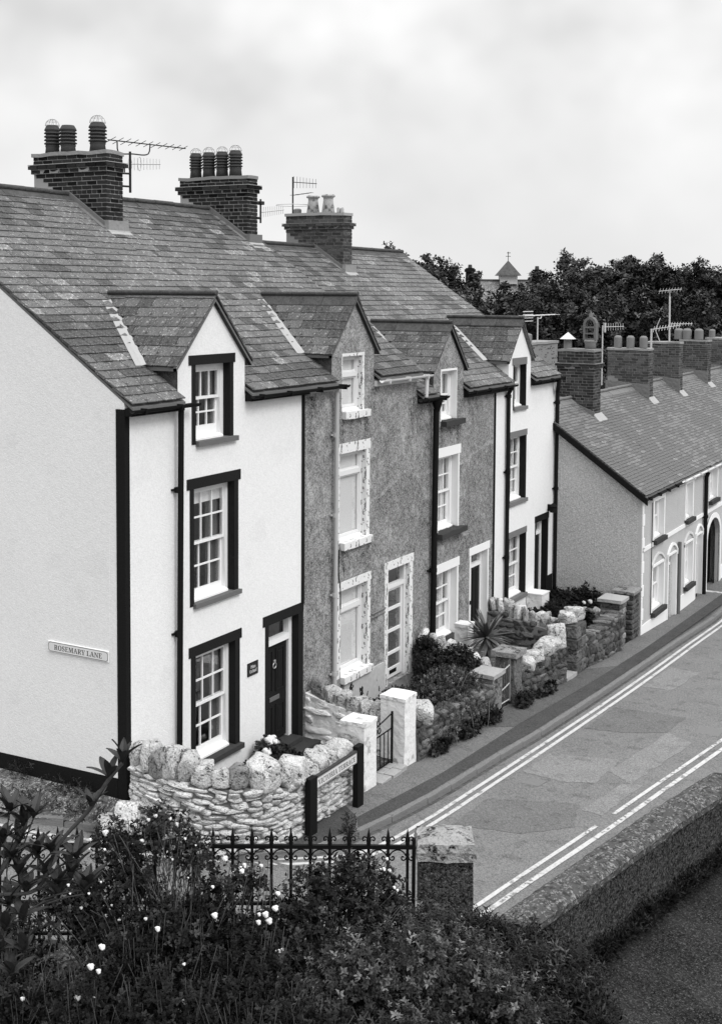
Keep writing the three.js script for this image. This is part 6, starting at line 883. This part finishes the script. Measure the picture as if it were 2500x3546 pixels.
{ // spear headed iron railing with scrolls
  const o = near(0.665, 14.02, 0), T = new Thing('iron_railing', 'black iron railing with spear heads and small scrolls across the street corner', 'railing', [o.x, 0, o.z]), b = T.b, P = (t, y) => V(b.x - t, y, b.z), SP = 0.2165, n = 27;
  const L = SP * n; T.add('rail', bx(b.x - L, b.x - 0.02, 0.98, 1.022, b.z - 0.02, b.z + 0.02), M.iron); T.add('rail', bx(b.x - L, b.x - 0.02, 0.33, 0.36, b.z - 0.018, b.z + 0.018), M.iron); T.add('rail', bx(b.x - L, b.x - 0.02, -0.03, 0.0, b.z - 0.018, b.z + 0.018), M.iron);
  T.add('end_post', bx(b.x - 0.06, b.x - 0.02, -0.2, 1.10, b.z - 0.025, b.z + 0.025), M.iron);
  const cs = (x, y, s, f) => tube([V(x, y - f * 0.06, 0), V(x + s * 0.026, y + f * 0.004, 0), V(x + s * 0.055, y + f * 0.010, 0), V(x + s * 0.068, y - f * 0.018, 0), V(x + s * 0.052, y - f * 0.036, 0), V(x + s * 0.040, y - f * 0.020, 0)], 0.0085, 14, 5);
  const bar = merge([rod(V(0, -0.12, 0), V(0, 1.06, 0), 0.017, 0.017, 7), rod(V(0, 1.03, 0), V(0, 1.06, 0), 0.024, 0.024, 8), new THREE.ConeGeometry(0.034, 0.16, 6).scale(1, 1, 0.5).translate(0, 1.145, 0), new THREE.ConeGeometry(0.034, 0.05, 6).rotateX(Math.PI).scale(1, 1, 0.5).translate(0, 1.055, 0), cs(0, 1.105, 1, 1), cs(0, 1.105, -1, 1), cs(0, 0.86, 1, -1), cs(0, 0.86, -1, -1), rod(V(0, 0.90, 0), V(0, 0.93, 0), 0.02, 0.02, 8), cs(0, 0.42, 1, 1), cs(0, 0.42, -1, 1)].map(uvBox));
  const dog = merge([rod(V(0, -0.1, 0), V(0, 0.35, 0), 0.012, 0.012, 6), new THREE.ConeGeometry(0.018, 0.05, 6).translate(0, 0.38, 0)].map(uvBox)), arch = merge([tube([V(-0.092, 0.90, 0), V(-0.06, 0.945, 0), V(0, 0.968, 0), V(0.06, 0.945, 0), V(0.092, 0.90, 0)], 0.008, 12, 4)].map(uvBox));
  for (let k = 0; k < n; k++) { const m = (t) => new THREE.Matrix4().makeTranslation(b.x - t, 0, b.z); T.put('spear_bar', bar, M.iron, m(0.11 + SP * k)); T.put('dog_bar', dog, M.iron, m(0.11 + SP * (k + 0.5))); T.put('arch', arch, M.iron, m(0.11 + SP * (k + 0.5))); }
  T.g.rotation.y = TURN;
}
{ // low wall with rough coping along the road
  const T = new Thing('roadside_wall', 'low roughcast wall with broad lichened coping between road and lower tarmac', 'wall', [2, -1.1, 7]);
  const back = [[-1.1, 6.15], [-0.4, 6.27], [1.12, 6.52], [3.12, 6.88], [4.95, 7.27]], front = [[-0.8, 6.66], [-0.14, 6.79], [1.28, 7.05], [2.93, 7.36], [4.85, 7.80]];
  const body = [...back.map(([x, z]) => [x + 0.03, z + 0.05]), ...front.slice().reverse().map(([x, z]) => [x - 0.03, z - 0.05])]; T.add('wall', exY(body, -1.5, -0.22), M.wallDash);
  const g = []; const N = 70, K = 8, q = (u, v, y) => { const f = (pts) => { const t = u * 4, i = Math.min(3, Math.floor(t)); return [lerp(pts[i][0], pts[i + 1][0], t - i), lerp(pts[i][1], pts[i + 1][1], t - i)]; }, a = f(back), c = f(front); return [lerp(a[0], c[0], v), y, lerp(a[1], c[1], v)]; };
  const yt = (u, v) => -0.085 - 0.03 * (2 * v - 1) * (2 * v - 1) + 0.022 * (n3(u * 90, v * 9, 3) - .5) - (v > 0.93 || v < 0.04 ? 0.03 : 0);
  for (let i = 0; i < N; i++) { for (let k = 0; k < K; k++) { const u0 = i / N, u1 = (i + 1) / N, v0 = k / K, v1 = (k + 1) / K, A = q(u0, v0, yt(u0, v0)), B = q(u1, v0, yt(u1, v0)), C = q(u1, v1, yt(u1, v1)), D = q(u0, v1, yt(u0, v1)); g.push(...A, ...C, ...B, ...A, ...D, ...C); }
    for (const v of [0, 1]) { const u0 = i / N, u1 = (i + 1) / N, A = q(u0, v, yt(u0, v)), B = q(u1, v, yt(u1, v)), C = q(u1, v, -0.23), D = q(u0, v, -0.23); if (v) g.push(...A, ...D, ...C, ...A, ...C, ...B); else g.push(...A, ...C, ...D, ...A, ...B, ...C); } }
  for (let k = 0; k < K; k++) { const v0 = k / K, v1 = (k + 1) / K; const A = q(1, v0, yt(1, v0)), B = q(1, v1, yt(1, v1)), C = q(1, v1, -0.23), D = q(1, v0, -0.23); g.push(...A, ...B, ...C, ...A, ...C, ...D); }
  const cg = new THREE.BufferGeometry(); cg.setAttribute('position', new THREE.BufferAttribute(new Float32Array(g), 3)); cg.computeVertexNormals(); T.add('coping', cg, M.cope);
}
{ const T = new Thing('rose_bush', 'tall twiggy rose bush with white blooms before the left half of the railing', 'rose bush', [-3.9, -0.1, 3.9], 'rose bushes by the railing'), r = rng(901);
  const bl = [[-3.98, 1.36, 3.2, .22, .22, .34], [-3.72, 1.45, 3.6, .22, .26, .34], [-3.66, 1.25, 3.95, .22, .24, .30], [-3.95, 1.0, 3.35, .3, .34, .42], [-3.62, 0.9, 4.2, .24, .26, .34], [-3.9, .5, 3.8, .4, .4, .7], [-4.15, .7, 2.9, .28, .36, .42]];
  foliage(T, 'foliage', bl, 1900, SPRIG.rose, M.leafRose, 902, { shell: 0.7 });
  stems(T, Array.from({ length: 190 }, () => { const b = pick(r, bl), h = V(-3.9 + (r() - .5) * .5, -.1, 3.85 + (r() - .5) * .8); return [h, V(b[0] + (r() - .5) * b[3] * 1.8, b[1] + (r() - .2) * b[4], b[2] + (r() - .5) * b[5] * 1.8), 0.0045, 0.08]; }));
  blooms(T, [[-4.02, 1.46, 3.1], [-3.88, 1.49, 3.34], [-3.79, 1.6, 3.49], [-3.75, 1.64, 3.55], [-3.67, 1.61, 3.68], [-3.64, 1.55, 3.74], [-3.71, 1.42, 3.64], [-3.82, 1.36, 3.45], [-3.88, 1.33, 3.34], [-3.89, 1.18, 3.36], [-4.11, 1.29, 2.95], [-3.68, 1.31, 3.72], [-3.7, 1.04, 3.71], [-3.54, 1.24, 3.97], [-3.69, 0.88, 3.75], [-3.34, 1.06, 4.36], [-3.38, 1.04, 4.28], [-3.41, 1.19, 4.2], [-3.5, 1.34, 4.03], [-3.23, 1.12, 4.54]].map(([x, y, z]) => [x - 0.05, y, z + 0.03]), 0.030, 903); const q = rng(904); blooms(T, Array.from({ length: 40 }, () => { const b = pick(q, bl), a = q() * 6.28; return [b[0] - 0.05 + Math.cos(a) * b[3], b[1] + b[4] * q(), b[2] + Math.sin(a) * b[5]]; }), 0.017, 905); }
{ const T = new Thing('rose_bush', 'low wispy rose bush scattered with tiny white flowers along the railing foot', 'rose bush', [-3.6, -0.1, 4.3], 'rose bushes by the railing'), r = rng(971);
  const bl = [[-3.35, .95, 4.45, .16, .22, .22], [-3.55, .45, 4.1, .3, .3, .4], [-3.15, .35, 4.7, .26, .28, .32], [-4.2, .45, 3.1, .28, .3, .4], [-4.4, .75, 2.75, .24, .26, .3], [-2.35, .55, 5.65, .16, .3, .2], [-2.3, .85, 5.5, .14, .14, .14]];
  foliage(T, 'foliage', bl, 1700, SPRIG.rose, M.leafRose, 972, { shell: 0.7 });
  stems(T, Array.from({ length: 150 }, () => { const b = pick(r, bl), e = V(b[0] + (r() - .5) * b[3] * 2.4, b[1] + (r() * 1.5 - .3) * b[4], b[2] + (r() - .5) * b[5] * 2.4); return [V(lerp(e.x, -3.6, .35), -.1, lerp(e.z, 4.2, .35)), e, 0.004, 0.07]; }));
  blooms(T, Array.from({ length: 46 }, () => { const b = pick(r, bl), a = r() * 6.28; return [b[0] - 0.04 + Math.cos(a) * b[3] * r(), b[1] + b[4] * (0.2 + 0.8 * r()), b[2] + Math.sin(a) * b[5] * r()]; }), 0.018, 973); }
{ const T = new Thing('rose_bush', 'leafy rose bush with a few white blooms under the right half of the railing', 'rose bush', [-3.1, -0.1, 5.1], 'rose bushes by the railing'), r = rng(911);
  const bl = [[-2.75, .80, 4.95, .22, .18, .30], [-2.50, .90, 5.25, .20, .18, .26], [-2.98, .55, 4.95, .26, .26, .40], [-2.6, .55, 5.4, .24, .3, .4], [-3.25, .25, 4.75, .32, .34, .42], [-2.8, .15, 5.5, .34, .34, .5], [-3.5, .42, 4.5, .22, .3, .3]];
  foliage(T, 'foliage', bl, 2400, SPRIG.rose, M.leafMid, 912, { shell: 0.6 });
  stems(T, Array.from({ length: 80 }, () => { const b = pick(r, bl); return [V(-3.1 + (r() - .5) * .5, -.1, 5.1 + (r() - .5) * .6), V(b[0] + (r() - .5) * b[3] * 1.6, b[1] + (r() - .2) * b[4], b[2] + (r() - .5) * b[5] * 1.6), 0.006, 0.06]; }));
  blooms(T, [[-3.59, 0.8, 4.76], [-3.6, 0.72, 4.76], [-3.54, 0.73, 4.85], [-3.48, 1.01, 4.92], [-3.65, 1.24, 4.59], [-3.67, 0.38, 4.66], [-3.63, 0.41, 4.73], [-3.51, 0.41, 4.94], [-3.49, 0.44, 4.98], [-3.66, 0.16, 4.71], [-3.52, 0.15, 4.97], [-3.56, 0.8, 4.82], [-3.5, 0.86, 4.9]].map(([x, y, z]) => [x - 0.04, y, z + 0.02]), 0.029, 913); }
bush('shrub', 'small leaved shrub with pale leaf tips below the squat pillar', 'shrub', near(0.4, 12.8, -0.1).toArray(), [[0.0, 12.7, .30, .5, .34], [0.55, 12.75, .34, .5, .36], [1.05, 12.95, .15, .5, .40], [0.75, 13.35, .38, .35, .34], [-0.4, 12.5, .1, .45, .3], [0.4, 12.2, .0, .5, .3], [1.5, 13.0, -.25, .5, .34]].map(([a, d, y, w, h]) => { const v = near(a, d, y); return [v.x, v.y, v.z, w, h, w]; }), 5200, SPRIG.pale, M.leafPale, 921, { stems: 60 });
{ const T = bush('shrub', 'dark thicket of fine stems and leaves along the bottom left', 'shrub', near(-1.6, 12, -0.1).toArray(), [[-3.4, 12.4, .1, .6, .45], [-2.6, 12.2, .15, .6, .5], [-1.8, 12.1, .2, .6, .5], [-1.0, 12.0, .12, .6, .45], [-2.2, 12.8, .4, .5, .5], [-1.2, 12.7, .3, .5, .45], [-0.4, 11.9, 0, .5, .4], [-3.6, 13.0, .35, .45, .4]].map(([a, d, y, w, h]) => { const v = near(a, d, y); return [v.x, v.y, v.z, w, h, w]; }), 4800, SPRIG.rose, M.leafDark, 931, { stems: 600, shell: 0.7, stemR: 0.0038 });
  blooms(T, [[-4.97, 0.62, 3.75], [-4.94, 0.58, 3.82], [-5.05, 0.32, 3.65], [-4.91, 0.81, 3.84], [-5.31, 0.31, 3.19], [-5.02, 0.39, 3.69], [-4.97, 0.32, 3.79], [-4.57, 0.21, 4.51], [-4.53, 0.65, 4.53], [-4.55, 0.29, 4.55], [-4.64, 0.99, 4.3], [-4.36, 1.12, 4.77]].map(([x, y, z]) => [x - 0.12, y + 0.06, z + 0.07]), 0.028, 932); }
bush('ground_cover', 'ferny ground cover on the bank between pillar and lower tarmac', 'ground cover', near(2.0, 13.6, -0.5).toArray(), [[1.35, 13.7, -.1, .5, .26], [1.3, 14.15, -.12, .36, .26], [1.75, 14.25, -.28, .36, .24], [1.9, 13.9, -.30, .5, .24], [2.3, 14.05, -.5, .45, .26], [1.7, 13.2, -.5, .5, .26], [2.2, 13.2, -.82, .4, .2], [2.6, 13.9, -.80, .3, .2], [1.5, 12.6, -.55, .5, .28], [2.05, 12.7, -.85, .4, .2]].map(([a, d, y, w, h]) => { const v = near(a, d, y); return [v.x, v.y, v.z, w, h, w]; }), 6200, SPRIG.fern, M.leafMid, 941, { stems: 24 });
bush('weeds', 'tall dark weeds growing from the edge of the lower tarmac', 'weeds', near(2.5, 12.9, -1.1).toArray(), [[2.5, 13.0, -.7, .10, .34], [2.62, 13.1, -.8, .12, .3], [2.9, 12.8, -.9, .10, .2], [3.15, 12.6, -.85, .07, .28], [2.3, 12.6, -.8, .2, .24], [2.15, 12.3, -.8, .2, .2]].map(([a, d, y, w, h]) => { const v = near(a, d, y); return [v.x, v.y, v.z, w, h, w]; }), 700, SPRIG.weed, M.leafDark, 951, { stems: 12 });
{ const bl = [], r = rng(961); for (let k = 0; k < 26; k++) { const x = 0.1 + k * 0.165, s = k % 7 === 3 ? 2 : 1; bl.push([x + 0.1 * r(), -1.04 + 0.05 * s, 6.95 + 0.19 * x + 0.06 * r(), 0.10, 0.045 * s, 0.04]); } bush('weeds', 'ragged weeds along the foot of the copestone wall', 'weeds', [2, -1.1, 7.3], bl, 900, SPRIG.weed, M.leafDark, 962, { stems: 4, size: 0.7 }); }
bush('grass', 'grass and weeds on the bank below the white gable', 'grass', [-0.5, -0.5, -0.6], [[-.4, -.42, -.5, .3, .06, .5], [-.5, -.40, -1.5, .35, .06, .6], [-.15, -.28, -1.0, .12, .1, .6], [-.1, -.25, -2.0, .12, .14, .25]], 420, SPRIG.weed, M.leafMid, 971, { size: 0.5, stems: 2 });
bush('weeds', 'single spindly weed sprouting at the kerb near the sign post', 'weeds', [1.75, -0.95, 2.75], [[1.75, -.75, 2.75, .06, .2, .06], [1.8, -.9, 2.72, .14, .05, .1]], 60, SPRIG.weed, M.leafDark, 991, { stems: 4, size: 0.5 });
{ // large leaved rhododendron branch at the left
  const T = new Thing('rhododendron', 'large leaved dark evergreen shrub reaching in from the left in the foreground', 'shrub', [-8.75, -0.1, 5.2]), r = rng(981);
  const br = [[-8.36, 3.32, 5.97], [-8.24, 3.36, 6.18], [-8.16, 3.64, 6.29], [-8.04, 3.88, 6.46], [-7.98, 4.04, 6.54], [-7.93, 4.17, 6.63]].map((p) => V(...p));
  T.add('trunk', tube([V(-8.75, -0.2, 5.2), V(-8.7, 1.4, 5.3), V(-8.6, 2.6, 5.5), V(-8.45, 3.15, 5.8), br[0]], 0.035, 20, 8), M.bark); T.add('branch', tube(br, 0.013, 30, 7), M.bark); T.add('branch', tube([V(-8.6, 2.6, 5.5), V(-8.45, 3.2, 5.85), V(-8.35, 3.5, 6.0), V(-8.27, 3.72, 6.08)], 0.014, 20, 6), M.bark);
  const ends = [[-7.93, 4.17, 6.63, 8], [-7.97, 4.06, 6.55, 6], [-8.04, 3.88, 6.46, 6], [-8.26, 3.76, 6.09, 8], [-8.22, 3.81, 6.14, 7], [-8.3, 3.84, 6.01, 7], [-8.28, 3.65, 6.07, 7], [-8.18, 3.59, 6.25, 7], [-8.13, 3.43, 6.37, 7], [-8.17, 3.39, 6.3, 7], [-8.09, 3.33, 6.45, 6], [-8.1, 3.55, 6.39, 6], [-8.27, 3.33, 6.12, 8], [-8.31, 3.53, 6.02, 8], [-8.23, 3.56, 6.17, 7], [-8.33, 3.65, 5.98, 8], [-8.21, 3.45, 6.22, 7], [-8.29, 3.45, 6.07, 8], [-8.08, 3.36, 6.46, 6], [-8.17, 3.3, 6.3, 7], [-8.29, 3.16, 6.11, 7], [-8.33, 3.25, 6.03, 8], [-8.35, 3.09, 6.01, 7], [-8.36, 2.95, 5.98, 8], [-8.34, 2.8, 6.05, 8], [-8.3, 2.95, 6.12, 7], [-8.4, 3.4, 5.93, 8], [-8.42, 3.75, 5.93, 7]];
  const p = []; { const n = 6; const w = (t) => 0.17 * Math.pow(Math.sin(Math.PI * Math.min(1, t * 0.92 + 0.06)), 0.8), yy = (t) => 0.16 * t - 0.36 * t * t; for (let k = 0; k < n; k++) { const t0 = k / n, t1 = (k + 1) / n; for (const s of [-1, 1]) { const A = [0, yy(t0), t0], B = [s * w(t0), yy(t0) + 0.05, t0], C = [s * w(t1), yy(t1) + 0.05, t1], D = [0, yy(t1), t1]; if (s > 0) p.push(...A, ...B, ...C, ...A, ...C, ...D); else p.push(...A, ...C, ...B, ...A, ...D, ...C); } } }
  const leaf = geoFrom(p); const tw = [];
  ends.forEach(([x, y, z, n], i) => { const c = V(x, y, z), tilt = V(0.25 * (r() - .3), 1, 0.35 * (r() - .2)).normalize(); if (i > 2) tw.push([V(-8.42 + 0.1 * r(), Math.min(y - 0.12, 3.3), 5.95 + 0.1 * r()).lerp(c, 0.5), c, 0.006, 0.02]);
    for (let k = 0; k < n; k++) { const a = k * 6.283 / n + i, e = 0.25 + 1.05 * r(), d = V(Math.cos(a) * Math.cos(e), Math.sin(e), Math.sin(a) * Math.cos(e)).add(tilt.clone().multiplyScalar(0.35)).normalize(), s = V().crossVectors(V(0.02, 1, 0), d).normalize(), u = V().crossVectors(d, s), L = 0.125 + 0.075 * r(); T.put('leaf', leaf, M.leafBig, new THREE.Matrix4().makeBasis(s.multiplyScalar(L), u.multiplyScalar(L), d.multiplyScalar(L)).setPosition(c)); } });
  stems(T, tw, M.bark);
}
renderer.render(scene, camera);
